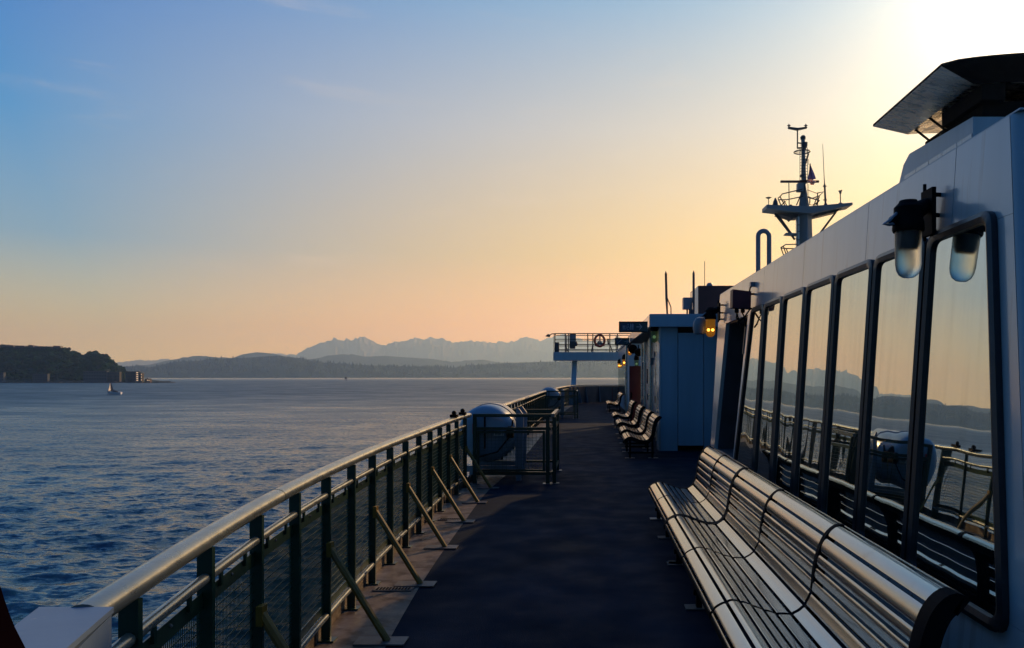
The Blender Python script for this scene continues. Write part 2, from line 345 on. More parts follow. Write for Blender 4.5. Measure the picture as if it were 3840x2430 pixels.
# ------------------------------------------------------------------ water, hills, far shore
SEA = -8.3
def sea():
    az = np.radians(np.r_[np.arange(-112, 28, .36), np.arange(28, 248, 5.)]); nc = len(az)
    r = [12.]
    while r[-1] < 750: r.append(r[-1]*1.0062)
    while r[-1] < 15800: r.append(r[-1]*1.05)
    r = np.array(r); nr = len(r); A, Rr = np.meshgrid(az, r); X = Rr*np.sin(A); Y = Rr*np.cos(A); Z = np.zeros_like(X); DX = np.zeros_like(X); DY = np.zeros_like(X)
    for k in range(72):
        lam = math.exp(rng.uniform(math.log(.6), math.log(6.))); th = rng.normal(.18, .55); kk = 2*math.pi/lam; a = .038*lam/(2*math.pi)*(1 if lam < 3.5 else .45); ph = rng.random()*6.28
        lod = np.clip(lam/(Rr*.0062*2.6)-1, 0, 1)*np.clip((720-Rr)/300, 0, 1)
        q = kk*(X*math.sin(th)+Y*math.cos(th))+ph; Z += a*np.cos(q)*lod; DX -= .7*a*math.sin(th)*np.sin(q)*lod; DY -= .7*a*math.cos(th)*np.sin(q)*lod
    co = np.stack([X+DX, Y+DY, Z+SEA], -1).reshape(-1, 3)
    i, j = np.meshgrid(np.arange(nr-1), np.arange(nc), indexing='ij'); j2 = (j+1) % nc
    q = np.stack([i*nc+j, i*nc+j2, (i+1)*nc+j2, (i+1)*nc+j], -1).reshape(-1, 4)[:, ::-1]
    me = bpy.data.meshes.new('water'); me.vertices.add(len(co)); me.vertices.foreach_set('co', co.ravel())
    me.loops.add(q.size); me.loops.foreach_set('vertex_index', q.ravel()); me.polygons.add(len(q)); me.polygons.foreach_set('loop_start', np.arange(len(q))*4)
    me.polygons.foreach_set('use_smooth', [True]*len(q)); me.update(calc_edges=True); me.validate(); me.materials.append(M['water'])
    o = bpy.data.objects.new('water', me); COL.objects.link(o); kind(o, 'structure')
    if me.polygons[0].normal.z < 0: me.flip_normals()
sea()

def ridge(name, pts, Y, depth, material, jag=0., rough=.0, n=240, steps=10):
    xs = np.array([p[0] for p in pts], float); ys = np.array([p[1] for p in pts], float)
    gx = np.linspace(xs[0], xs[-1], n); gy = np.interp(gx, xs, ys)
    if rough:
        k = sum(np.interp(gx, np.linspace(xs[0], xs[-1], m), rng.normal(0, 1, m))*a for m, a in ((n//9, 1.), (n//4, .6), (n, .35)))
        gy = gy-np.abs(k)*rough
    vs = []; crest = []
    for j in range(n):
        top = F(gx[j], gy[j], Y+depth)
        for i in range(steps+1):
            t = i/steps; yy = Y+depth*t; x = (gx[j]/3.75-590)/780*yy
            z = SEA-2+(top.z-SEA+2)*(t**.62 if i < steps else 1)
            if 0 < i < steps: z += (top.z-SEA)*.10*(math.sin(gx[j]*.021+i*1.7)*math.sin(i*2.1+gx[j]*.008)+rng.normal(0,.35))
            vs.append((x, yy, z))
        vs.append((top.x*1.05, (Y+depth)*1.05, SEA-2)); crest.append(top)
    m = steps+2; g = G(); g.add(vs, [(j*m+i, (j+1)*m+i, (j+1)*m+i+1, j*m+i+1) for j in range(n-1) for i in range(m-1)])
    o = kind(g.build(name, material, smooth=True), 'structure'); return o, crest, vs, m
# distant range
ridge('mountains', [(-900,1400),(-300,1385),(300,1375),(520,1352),(640,1360),(900,1362),(1030,1330),(1110,1333),(1145,1310),(1200,1289),(1260,1276),(1285,1283),(1330,1278),(1363,1264),(1395,1280),(1430,1297),(1465,1295),(1500,1282),(1560,1271),(1590,1284),(1625,1276),(1660,1276),(1710,1290),(1760,1290),(1830,1305),(1900,1296),(1945,1275),(1968,1267),(2000,1278),(2025,1282),(2070,1268),(2110,1258),(2160,1275),(2230,1285),(2320,1270),(2450,1290),(2700,1300),(3200,1330),(4200,1370)], 13800, 1500, M['rock'], rough=6.0, n=620)
ridge('blue_hills', [(-900,1402),(-300,1396),(300,1392),(470,1374),(560,1368),(640,1350),(740,1336),(800,1340),(870,1345),(900,1332),(960,1322),(1020,1326),(1070,1338),(1130,1352),(1190,1344),(1240,1332),(1290,1329),(1370,1338),(1440,1335),(1520,1340),(1620,1346),(1700,1360),(1760,1352),(1810,1349),(1880,1360),(2000,1366),(2400,1374),(4200,1390)], 7400, 900, M['forest'], rough=.8, n=300)
_, crA, vA, mA = ridge('wooded_hill', [(160,1412),(330,1404),(470,1376),(520,1372),(560,1380),(590,1372),(640,1362),(690,1356),(760,1352),(800,1344),(860,1345),(930,1341),(1000,1336),(1040,1333),(1100,1340),(1160,1352),(1230,1362),(1290,1366),(1390,1370),(1520,1374),(1640,1376),(1700,1380),(1800,1368),(1900,1361),(2000,1358),(2120,1355),(2250,1352),(2400,1350),(2800,1356),(4200,1370)], 4700, 500, M['forest'], n=340)
# conifers standing along the wooded hill, thousands of them
g = G()
def cone(g, p, h, r, n=5):
    a0 = rng.random()*6; o = len(g.v)
    for j in range(n): g.v.append((p[0]+r*math.cos(a0+6.283*j/n), p[1]+r*math.sin(a0+6.283*j/n), p[2]-1))
    g.v.append((p[0], p[1], p[2]+h))
    for j in range(n): g.f.append((o+j, o+(j+1) % n, o+n))
nA = len(vA)//mA
for q in range(5200):
    j = rng.integers(0, nA-1); t = rng.random()**.6; i = int(t*(mA-3)); f = rng.random(); s = rng.random()
    a = np.array(vA[j*mA+i]); b = np.array(vA[(j+1)*mA+i]); c = np.array(vA[j*mA+i+1])
    p = a+(b-a)*f+(c-a)*s; hh = rng.uniform(9, 24)*(1.25 if rng.random() < .12 else 1)
    cone(g, p, hh, hh*.26)
kind(g.build('forest', M['conifer']), 'stuff')

# headland on the left
HP = [(-1500,1320),(-900,1300),(-300,1298),(0,1300),(30,1297),(120,1300),(190,1302),(250,1305),(270,1314),(300,1326),(320,1330),(335,1321),(358,1319),(378,1326),(400,1330),(418,1352),(436,1366),(455,1375),(480,1396),(520,1402),(600,1416),(650,1424)]
xs = [p[0] for p in HP]; ys = [p[1] for p in HP]
HY0, HD = 1062., 110.
def headland_z(px, t):          # px: photograph column, t: 0 at the shore to 1 at the crest
    top = F(px, np.interp(px, xs, ys), HY0+HD)[2]-5
    if px > 500: top = min(top, SEA+3)
    prof = np.interp(t, [0, .05, .25, .55, 1], [-.03, .04, .10, .62, 1])
    return SEA+(max(top, SEA+1.5)-SEA)*prof
vs = []; n = 170; m = 12; gx = np.linspace(-1500, 640, n)
for x in gx:
    for i in range(m):
        t = i/(m-1); Y = HY0+HD*t
        vs.append(((x/3.75-590)/780*Y, Y, headland_z(x, t)))
    vs.append(((x/3.75-590)/780*1300, 1300, SEA-1))
g = G(); mm = m+1; g.add(vs, [(j*mm+i, (j+1)*mm+i, (j+1)*mm+i+1, j*mm+i+1) for j in range(n-1) for i in range(mm-1)])
kind(g.build('headland', M['forest'], smooth=True), 'structure')
# the wooded slope: clumps of leaves
ICO = []
def ico():
    t = (1+5**.5)/2; v = [(-1,t,0),(1,t,0),(-1,-t,0),(1,-t,0),(0,-1,t),(0,1,t),(0,-1,-t),(0,1,-t),(t,0,-1),(t,0,1),(-t,0,-1),(-t,0,1)]
    f = [(0,11,5),(0,5,1),(0,1,7),(0,7,10),(0,10,11),(1,5,9),(5,11,4),(11,10,2),(10,7,6),(7,1,8),(3,9,4),(3,4,2),(3,2,6),(3,6,8),(3,8,9),(4,9,5),(2,4,11),(6,2,10),(8,6,7),(9,8,1)]
    v = [Vector(a).normalized() for a in v]; nf = []; cache = {}
    def mid(a, b):
        k = (min(a,b), max(a,b))
        if k not in cache: cache[k] = len(v); v.append(((v[a]+v[b])/2).normalized())
        return cache[k]
    for a, b, c in f:
        x, y, z = mid(a,b), mid(b,c), mid(c,a); nf += [(a,x,z),(x,b,y),(z,y,c),(x,y,z)]
    return np.array([tuple(a) for a in v]), nf
IV, IF = ico()
def clump(g, p, r, sz=.8, jit=.28):
    v = IV*(1+rng.normal(0, jit, (len(IV), 1)))*np.array([r, r, r*sz])+np.array(p)
    g.add(v.tolist(), IF)
g = G()
for q in range(1500):
    x = rng.uniform(-420, 480); t = rng.uniform(.12, 1.0) if x > 420 else rng.uniform(.2, 1.0)
    Y = HY0+HD*t; r = rng.uniform(1.6, 4.2)
    if x > 440: r *= .7
    p = ((x/3.75-590)/780*Y, Y, headland_z(x, t)+r*.5)
    clump(g, p, r)
    for k in range(2):
        clump(g, (p[0]+rng.normal(0, r*.7), p[1]-r*.4, p[2]+rng.normal(.2, r*.45)), r*rng.uniform(.3, .55), .8, .34)
for q in range(420):
    x = rng.uniform(-60, 470); t = rng.uniform(.82, 1.02); Y = HY0+HD*t; r = rng.uniform(1.5, 3.0)
    if x < 232: r *= .8
    clump(g, ((x/3.75-590)/780*Y, Y, headland_z(x, min(1, t))+(r*.9+1.5 if x > 235 else r*.3)), r, .9, .34)
kind(g.build('hillside_foliage', M['foliage']), 'stuff')
def tree(px, t, h, lab, conif):
    Y = HY0+HD*t; b = Vector(((px/3.75-590)/780*Y, Y, headland_z(px, t)-.5))
    T = thing('conifer_tree' if conif else 'broadleaf_tree', b, lab, 'tree', 'trees at the tip of the headland')
    g = G(); g.tube([b, b+Vector((0,0,h*.5))], [h*.035, h*.015], 6); g.build('trunk', M['shore'], T)
    g = G()
    if conif:
        for k in range(7):
            z = h*(.18+.115*k); rr = h*.2*(1-k/7.6); cone(g, (b.x+rng.normal(0,.15), b.y, b.z+z), h*.22, rr, 8)
    else:
        for k in range(16):
            a = rng.random()*6.28; d = rng.random()**.5*h*.3; clump(g, (b.x+d*math.cos(a), b.y+d*math.sin(a), b.z+h*rng.uniform(.45, .9)), h*rng.uniform(.1, .19), .8, .34)
    g.build('crown', M['conifer'] if conif else M['foliage'], T)
for px, t, h, lab, cf in ((448,.55,11,'tall dark conifer, leftmost of the spiky trees at the headland tip',1),(455,.5,9,'dark conifer beside the taller one at the headland tip',1),(466,.45,9.5,'slim dark conifer standing above the shore buildings near the headland tip',1),(472,.4,7,'short dark conifer nearest the water at the headland tip',1),(335,.98,8,'rounded bushy tree, left of two bumps on the headland skyline',0),(357,.98,8,'rounded bushy tree, right of two bumps on the headland skyline',0),(255,.98,8,'bushy tree right of the hilltop houses',0)):
    tree(px, t, h, lab, cf)
def shore_house(px0, px1, ytop, ybot, Y, wall, lab, flat=True, floors=3, cols=4, lit=0, cat='building', group='buildings on the headland'):
    a = F(px0, ybot, Y); b = F(px1, ytop, Y); z0, z1 = a.z-3, b.z; x0, x1 = a.x, b.x; d = 4.5
    T = thing('house' if not flat else 'apartment_building', ((x0+x1)/2, Y, z0), lab, cat, group)
    zr = z1 if flat else z0+3+(z1-z0-3)*.68
    g = G(); g.box(x0, x1, Y, Y+d, z0, zr); g.build('wall', wall, T)
    g = G()
    if flat: g.box(x0-.4, x1+.4, Y-.5, Y+d+.4, zr, zr+.5)
    else:
        xm = (x0+x1)/2; g.prism([(x0-.8,Y-.8,zr),(x1+.8,Y-.8,zr),(x1-1.2,Y-.8,z1),(x0+1.2,Y-.8,z1)], (0,d+1.6,0))
    rf = g.build('roof', M['roof'], T)
    if not flat:
        g = G(); g.box(x0+1.3, x0+2.2, Y+d*.4, Y+d*.4+.9, zr+.4, z1+.9); g.build('chimney', M['brick'], rf)
    fh = (zr-z0-3)/floors; cw = (x1-x0)/cols
    for i in range(floors):
        for k in range(cols):
            g = G(); wx = x0+cw*(k+.2); wz = z0+3+fh*(i+.28); g.box(wx, wx+cw*.6, Y-.12, Y-.02, wz, wz+fh*.5)
            fr = g.build('window', M['roof'], T)
            g = G(); g.box(wx+.12, wx+cw*.6-.12, Y-.16, Y-.125, wz+.12, wz+fh*.5-.12); g.build('pane', M['glintwarm'] if (lit and k in lit) else M['winglass'], fr)
hs = [(0,24,1292,1312,'dark hilltop house at the far left edge, with a stubby top'),(24,52,1294,1313,'hilltop house second from the left with a low brown roof'),(56,94,1296,1314,'long low house left of the bright gap in the hilltop row'),(104,126,1294,1314,'taller grey house right of the bright gap in the hilltop row'),(128,164,1298,1316,'hilltop house with a wide hipped roof in the middle of the row'),(166,196,1299,1317,'low hilltop house between the hipped roof and the last house'),(198,228,1297,1318,'last hilltop house on the right, with a chimney')]
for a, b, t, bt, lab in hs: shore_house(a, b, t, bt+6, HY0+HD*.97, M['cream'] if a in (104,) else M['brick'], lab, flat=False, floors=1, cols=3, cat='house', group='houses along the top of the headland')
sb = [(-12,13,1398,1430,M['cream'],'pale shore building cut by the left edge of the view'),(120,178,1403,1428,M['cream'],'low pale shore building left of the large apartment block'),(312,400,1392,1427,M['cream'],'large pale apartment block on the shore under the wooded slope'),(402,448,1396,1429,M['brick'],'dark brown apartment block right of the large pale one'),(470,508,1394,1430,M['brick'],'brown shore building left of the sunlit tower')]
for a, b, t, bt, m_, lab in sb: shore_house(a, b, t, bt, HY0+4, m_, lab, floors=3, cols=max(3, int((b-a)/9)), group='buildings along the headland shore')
shore_house(509, 521, 1394, 1430, HY0+2, M['cream'], 'narrow tower with a column of balconies glinting in the sun at the headland tip', floors=5, cols=1, lit=(0,), group='buildings along the headland shore')
shore_house(523, 533, 1399, 1430, HY0+2, M['brick'], 'short brown tower with one sun-glinting window right of the narrow tower', floors=3, cols=2, lit=(1,), group='buildings along the headland shore')
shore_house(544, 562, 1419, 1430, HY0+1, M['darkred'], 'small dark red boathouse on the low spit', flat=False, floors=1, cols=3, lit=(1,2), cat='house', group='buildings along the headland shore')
# spit and shore rocks
g = G()
for q in range(260):
    x = rng.uniform(-40, 650); Y = HY0+rng.uniform(-4, 6); r = rng.uniform(.5, 1.5)*(1.3 if x < 560 else .8)
    clump(g, ((x/3.75-590)/780*Y, Y, SEA+r*.3), r, .6, .3)
kind(g.build('shore_rocks', M['shore']), 'stuff')
g = G(); a = F(575,1430,HY0); b = F(648,1430,HY0); g.prism([(a.x,HY0-2,SEA-.6),(b.x,HY0,SEA-.6),(b.x-4,HY0+3,SEA+1.0),(a.x,HY0+4,SEA+1.9)], (0,10,0)); kind(g.build('breakwater', M['shore']), 'structure')

# sailboat
def sailboat():
    Y = 412.; k = Y/(3.75*780); q = .2907
    def P(x, y, dy=0): return F(x*q, 1200+y*q, Y)+Vector((0, dy, 0))
    b = P(1470, 958); T = thing('sailboat', (b.x, Y, SEA), 'small white sailboat with one pale sail, crossing off the headland', 'sailboat')
    c0, c1 = P(1384, 925).x, P(1566, 925).x; L = c1-c0; g = G(); prof = []
    for i in range(9):
        t = i/8; w = 1.25*math.sin(math.pi*min(1, .12+t*.62))**.7*(1 if t > .02 else .08); zt = SEA+1.25+.25*(1-t)
        prof.append([(c0+L*t, Y-w, zt), (c0+L*t+(.35 if i == 0 else 0), Y-w*.5, SEA-.3), (c0+L*t+(.35 if i == 0 else 0), Y+w*.5, SEA-.3), (c0+L*t, Y+w, zt)])
    vs = [p for r in prof for p in r]; fs = []
    for i in range(8):
        for j in range(4): fs.append((i*4+j, i*4+(j+1) % 4, (i+1)*4+(j+1) % 4, (i+1)*4+j))
    fs += [(0,1,2,3), (32,33,34,35)]; g.add(vs, fs); g.build('hull', M['labelwhite'], T)
    g = G(); g.box(c0+L*.35, c0+L*.68, Y-.7, Y+.7, SEA+1.3, SEA+1.75); g.build('cabin', M['cream'], T)
    mx = P(1458, 800).x; top = P(1424, 790).z
    g = G(); g.tube([(mx, Y, SEA+1), (mx, Y, P(1458, 715).z)], .07, 6); g.build('mast', M['grey'], T)
    g = G(); pts = [P(1424, 798), P(1412, 830), P(1398, 880), P(1390, 920), P(1420, 912), P(1447, 905), P(1436, 860), P(1428, 820)]
    pts = [Vector((p.x, Y+.5*math.sin(i*.8), p.z)) for i, p in enumerate(pts)]; g.prism(pts, (.05, .06, 0)); g.build('sail', M['sail'], T)
    g = G(); g.tube([P(1424, 797), P(1432, 830), P(1440, 870), P(1450, 908)], [.12, .3, .42, .45], 6); g.tube([P(1388, 922), P(1420, 914), P(1450, 908)], .2, 6); g.build('sail_border', M['sailshade'], T)
    g = G(); g.tube([P(1462, 905), P(1475, 915), P(1520, 922)], [.45, .4, .2], 6); g.build('sail_cover', M['sailshade'], T)
    g = G(); g.ball(P(1556, 938)+Vector((0, -.4, 0)), .32, 8, 5); g.build('stern_panel', M['sail'], T)
sailboat()
def marker():
    Y = 1420.; b = F(1297, 1430, Y); T = thing('channel_marker', (b.x, Y, SEA), 'dark channel marker on piles standing alone in the open water', 'marker')
    g = G()
    for dx in (-1.4, 1.4): g.tube([(b.x+dx*1.3, Y, SEA-1), (b.x+dx, Y, SEA+4)], .32, 6)
    g.bar((b.x-1.9, Y, SEA+2.4), (b.x+1.9, Y, SEA+2.4), .3, .4); g.build('pile', M['dark'], T)
    g = G(); g.box(b.x-1.9, b.x+1.9, Y-1, Y+1, SEA+3.9, SEA+7); g.build('board', M['dark'], T)
    g = G(); g.lathe([(.6,0),(.6,1),(.1,1.5)], (b.x, Y, SEA+7), 8); g.build('lantern', M['grey'], T)
marker()

# ------------------------------------------------------------------ the ship: hull and deck
TAB = [(-2,-.45),(0,-.85),(1.5,-1.2),(2.03,-1.29),(2.27,-1.343),(2.95,-1.455),(3.63,-1.555),(4.31,-1.635),(4.99,-1.69),(5.67,-1.735),(6.35,-1.775),(7.03,-1.805),(7.71,-1.825),(8.39,-1.84),(9.07,-1.86),(10,-1.885),(11,-1.905),(11.8,-1.895),(12.5,-1.86),(14,-1.81),(16.2,-1.77),(20,-1.765),(28.6,-1.775),(36,-1.65),(42,-1.45),(46,-1.22)]
ty = [p[0] for p in TAB]; tx = [p[1] for p in TAB]
def RX(Y):
    return sum(np.interp(Y+d, ty, tx) for d in (-.5, -.25, 0, .25, .5))/5
edge = [(RX(y)-.09, y) for y in np.concatenate([np.arange(-2, 14, .5), np.arange(14, 46.1, 2)])]
edge += [(-.85,48.3),(-.3,49.4),(.6,50.0),(1.9,50.2),(12,50.3),(26,50.3)]
vs = []; n = len(edge)
for x, y in edge: vs += [(x, y, 0), (27, y, 0)]
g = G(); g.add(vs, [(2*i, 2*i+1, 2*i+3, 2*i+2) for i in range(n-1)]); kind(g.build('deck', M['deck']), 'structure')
g = G(); vs = []
for x, y in edge: vs += [(x, y, -.004), (x+.1, y, SEA-1)]
vs += [(27,50.3,-.004),(27,50.3,SEA-1),(27,-2,-.004),(27,-2,SEA-1)]
n2 = len(vs)//2; g.add(vs, [(2*i, 2*i+2, 2*i+3, 2*i+1) for i in range(n2-1)]+[(2*n2-2, 0, 1, 2*n2-1)])
tag(g.build('ship_hull', M['white2']), 'tall white side of the ferry below the open deck', 'ship hull')
# painted waterway along the rail
ys_ = np.arange(-1.5, 45, .5); vs = []
for y in ys_: vs += [(RX(y)-.07, y, .004), (RX(y)+.40, y, .004)]
g = G(); g.add(vs, [(2*i, 2*i+1, 2*i+3, 2*i+2) for i in range(len(ys_)-1)]); kind(g.build('waterway_strip', M['margin']), 'structure')
g = G()
vs = []
for y in ys_: vs.append((RX(y), y))
for i in range(len(vs)-1):
    (xa, ya), (xb, yb) = vs[i], vs[i+1]; g.hexa([(xa-.065,ya,.006),(xa-.045,ya,.006),(xb-.045,yb,.006),(xb-.065,yb,.006),(xa-.065,ya,.10),(xa-.045,ya,.10),(xb-.045,yb,.10),(xb-.065,yb,.10)])
tag(g.build('deck_coaming', M['margin']), 'low steel coaming along the deck edge under the green rail', 'coaming')
for (y, x0, x1, lab) in ((6.17, -1.69, -1.42, 'slotted deck drain beside the second yellow brace from the front'), (9.17, -1.76, -1.52, 'slotted deck drain near the fourth yellow brace, further along')):
    T = thing('deck_drain', ((x0+x1)/2, y, 0), lab, 'drain', 'drains along the waterway')
    g = G(); g.box(x0-.02, x1+.02, y-.05, y+.05, .005, .014); g.build('plate', M['plate'], T)
    g = G()
    k = 11
    for i in range(k):
        xx = x0+(x1-x0)*(i+.5)/k; g.box(xx-.007, xx+.007, y-.03, y+.03, .0145, .018)
    o = g.build('slot', M['black'], T); o['kind'] = 'stuff'

# ------------------------------------------------------------------ the near guard rail
CAPZ = 1.085
def near_rail():
    T = thing('guard_rail', (RX(6), 6, 0), 'dark green guard rail with a broad rounded handrail curving beside the deck', 'railing', 'guard rails along the deck edge')
    ycap = np.r_[1.972, np.arange(2.1, 12.2, .2)]
    pts = [(RX(y), y, CAPZ) for y in ycap]; g = G(); g.tube(pts, .046, 20, ry=.037); hr = g.build('handrail', M['cap'], T, True)
    for y in (3.96, 8.25):
        g = G(); g.tube([(RX(y-.004), y-.004, CAPZ), (RX(y+.004), y+.004, CAPZ)], .0470, 20, ry=.0380); g.build('seam', M['green'], hr, True)
    posts = [1.59+.68*i for i in range(16)]
    for y in posts:
        if y < 2: continue
        g = G(); x = RX(y); g.box(x-.029, x+.029, y-.012, y+.012, 0, CAPZ-.035); po = g.build('post', M['green'], T)
        g = G(); g.box(x-.06, x+.06, y-.045, y+.045, .005, .015); g.build('foot_plate', M['green'], po)
    for i in range(len(posts)-1):
        a, b = posts[i], posts[i+1]
        if b < 2: continue
        ra = [(RX(y), y) for y in np.linspace(a+.014, b-.014, 5)]
        g = G(); g.tube([(x, y, .935) for x, y in ra], .021, 10); g.build('middle_rail', M['cap'], T, True)
        g = G(); g.tube([(x+.004, y, .165) for x, y in ra], .021, 10); g.build('bottom_rail', M['cap'], T, True)
        for k in (1, 3):
            g = G(); x, y = ra[k]; g.box(x-.006, x+.006, y-.008, y+.008, .86, .92); g.build('lug', M['green'], T)
        o = -.012
        g = G()
        for k in range(4):
            (xa, ya), (xb, yb) = ra[k], ra[k+1]
            g.bar((xa+o, ya, .85), (xb+o, yb, .85), .006, .065)
        pf = g.build('panel_bar', M['green'], T); g = G()
        for k in range(4):
            (xa, ya), (xb, yb) = ra[k], ra[k+1]; g.bar((xa+o, ya, .21), (xb+o, yb, .21), .006, .05)
        g.build('panel_bar', M['green'], T)
        for k in (1, 2, 3):
            g = G(); x, y = ra[k]; g.ball((x+o+.005, y, .862), .008, 6, 4); g.build('bolt', M['plate'], pf)
        g = G()
        nz = 15
        for k in range(nz):
            z = .24+.58*k/(nz-1)
            for q in range(4):
                (xa, ya), (xb, yb) = ra[q], ra[q+1]; bow = .004*math.sin(k*1.3+i)
                g.bar((xa+o-.004+bow, ya, z), (xb+o-.004+bow, yb, z), .0045, .0045)
        nv = 36 if a < 5.5 else 30
        for k in range(nv):
            y = a+.014+(b-a-.028)*(k+.5)/nv; x = RX(y); g.bar((x+o-.009, y, .235), (x+o-.009, y, .818), .0032, .0032)
        w = g.build('wire_mesh', M['wire'], T); w['kind'] = 'stuff'
    for i, y in enumerate((3.63, 4.99, 6.35, 7.71, 9.07, 10.43, 11.75)):
        x = RX(y); g = G(); yy = y-.03
        g.tube([(x+.035, yy, .60), (x+.40, yy, .012)], .024, 8); br = g.build('brace', M['yellow'], T, True)
        g = G(); g.box(x+.20, x+.52, yy-.075, yy+.075, .006, .016); g.build('foot_plate', M['plate'], br)
        g = G(); g.box(x+.02, x+.05, yy-.03, yy+.03, .55, .64); g.build('bracket', M['yellow'], br)
    for y in (10.9, 11.6):
        g = G(); x = RX(y); g.box(x-.05, x+.05, y-.06, y+.06, CAPZ+.03, CAPZ+.07); g.ball((x, y, CAPZ+.09), .035, 8, 5); g.build('clamp', M['black'], T)
near_rail()
def far_rail(y0, y1, lab):
    ym = (y0+y1)/2; T = thing('guard_rail', (RX(ym), ym, 0), lab, 'railing', 'guard rails along the deck edge')
    ys = np.linspace(y0, y1, 14); g = G(); g.tube([(RX(y), y, CAPZ) for y in ys], .058, 12, ry=.04); g.build('handrail', M['cap'], T, True)
    for z in (.935, .165):
        g = G(); g.tube([(RX(y), y, z) for y in ys], .021, 6); g.build('middle_rail' if z > .5 else 'bottom_rail', M['cap'], T, True)
    npst = int((y1-y0)/.7)
    for i in range(npst+1):
        y = y0+(y1-y0)*i/npst; x = RX(y); g = G(); g.box(x-.029, x+.029, y-.012, y+.012, 0, CAPZ-.035); g.build('post', M['green'], T)
        if i < npst:
            yb = y0+(y1-y0)*(i+1)/npst; xb = RX(yb); g = G(); g.bar((x-.012, y, .85), (xb-.012, yb, .85), .006, .065)
            for k in range(12): z = .24+.58*k/11; g.bar((x-.016, y, z), (xb-.016, yb, z), .004, .004)
            for k in range(10): t = (k+.5)/10; g.bar((x+(xb-x)*t-.02, y+(yb-y)*t, .2), (x+(xb-x)*t-.02, y+(yb-y)*t, .85), .004, .004)
            w = g.build('wire_mesh', M['wire'], T); w['kind'] = 'stuff'
far_rail(14.3, 30.3, 'second stretch of green guard rail, between the two life raft pens')
far_rail(32.9, 45.4, 'farthest stretch of green guard rail, ending at the closed bulwark')

# white box and the dark cover at the near end of the rail
def white_box():
    T = thing('white_box', (-1.32, 1.85, .7), 'white box with a flat lid, capping the near end of the handrail', 'box')
    a, b, c, d = Vector((-1.388,1.965,0)), Vector((-1.205,1.965,0)), Vector((-1.085,1.52,0)), Vector((-1.245,1.52,0))
    def sh(v, z, k=0): return (v.x, v.y, z)
    g = G(); g.prism([sh(a,.72),sh(b,.72),sh(c,.70),sh(d,.70)], (0,0,.378)); g.build('body', M['boxshaded'], T)
    cx = (a+b+c+d)/4
    g = G(); P = [cx+(v-cx)*1.035 for v in (a,b,c,d)]; g.prism([sh(p,1.101) for p in P], (0,0,.014)); g.build('lid', M['boxshaded'], T)
    g = G(); g.tube([(-1.24,1.75,.006),(-1.24,1.75,.72)], .05, 10); g.build('pedestal', M['boxshaded'], T)
white_box()
def dark_cover():
    T = thing('curved_bracket', (-.95, 1.1, 0), 'dark maroon curved bracket edge cut off by the bottom left corner, beside the white box', 'bracket')
    Y = 1.1
    def P(px, py): return ((px-590)/780*Y, Y, 1.7+(375.5-py)/780*Y)
    ed = [(-24,480),(-12,540),(0,585),(4.5,599.5),(9.8,614.6),(15,627.4),(25.6,648),(40,672),(62,700)]
    g = G(); g.prism([P(*p) for p in ed]+[P(40,740),P(-40,740),P(-60,600)], (0,-.05,0)); g.build('plate', M['maroon'], T)
    g = G(); g.tube([Vector(P(*p))+Vector((-.014,-.02,0)) for p in ed], .010, 8, ry=.016); g.build('rounded_edge', M['maroon'], T, True)
    a = Vector(P(-10,735)); g = G(); g.tube([(a.x,Y+.025,0),(a.x,Y+.025,a.z+.02)], .04, 10); g.build('post', M['maroon'], T)
dark_cover()

# ------------------------------------------------------------------ life rafts and their pens
def raft_pen(loc, lab):
    T = thing('raft_pen', (-1.2, 12.2, 0), lab, 'railing pen', 'pens around the life rafts')
    x0, x1, ya, yb = -1.83, -.58, 12.2, 13.9
    for (x, y) in ((x0+.03,ya),(-.66,ya),(x1+.02,ya+.05),(x1,yb),(-1.2,yb)):
        g = G(); g.box(x-.03, x+.03, y-.03, y+.03, .0, 1.05); po = g.build('post', M['green'], T)
        g = G(); g.box(x-.075, x+.075, y-.07, y+.07, .004, .014); g.build('foot_plate', M['plate'], po)
    for nm, a, b, s in (('top_rail',(x0,ya,1.075),(x1-.03,ya,1.075),.05),('top_rail',(x1,ya,1.075),(x1,yb,1.075),.055),('top_rail',(x0+.1,yb,1.075),(x1-.03,yb,1.075),.05),('middle_rail',(x0,ya-.002,.87),(x1-.03,ya-.002,.87),.045),('middle_rail',(x1+.002,ya,.87),(x1+.002,yb,.87),.045),('bottom_rail',(x0,ya,.17),(x1-.03,ya,.17),.05),('bottom_rail',(x1,ya,.17),(x1,yb,.17),.05),('middle_rail',(x0+.1,yb,.87),(x1-.03,yb,.87),.04),('bottom_rail',(x0+.1,yb,.17),(x1-.03,yb,.17),.04)):
        g = G(); g.bar(a, b, s, s); g.build(nm, M['cap'] if (nm == 'top_rail' and a[0] == b[0]) else M['green'], T)
    g = G()
    for a, b in (((x0+.09,ya-.03,.82),(-.72,ya-.03,.82)),((x0+.09,ya-.03,.22),(-.72,ya-.03,.22))): g.bar(a, b, .03, .035)
    for x in (x0+.09, -.72): g.bar((x,ya-.031,.2),(x,ya-.031,.84), .035, .03)
    g.build('panel_frame', M['green'], T)
    for (side) in (0, 1):
        g = G()
        if side == 0:
            for k in range(17): x = x0+.12+k*.058; g.bar((x,ya-.03,.23),(x,ya-.03,.81), .004, .004)
            for k in range(11): z = .26+k*.053; g.bar((x0+.1,ya-.026,z),(-.73,ya-.026,z), .004, .004)
        else:
            for k in range(26): y = ya+.06+k*.062; g.bar((x1,y,.2),(x1,y,.85), .004, .004)
            for k in range(11): z = .24+k*.058; g.bar((x1+.004,ya+.04,z),(x1+.004,yb-.04,z), .004, .004)
        w = g.build('wire_mesh', M['wire'], T); w['kind'] = 'stuff'
    return T
pen = raft_pen(None, 'nearer green railed pen enclosing a white life raft canister')
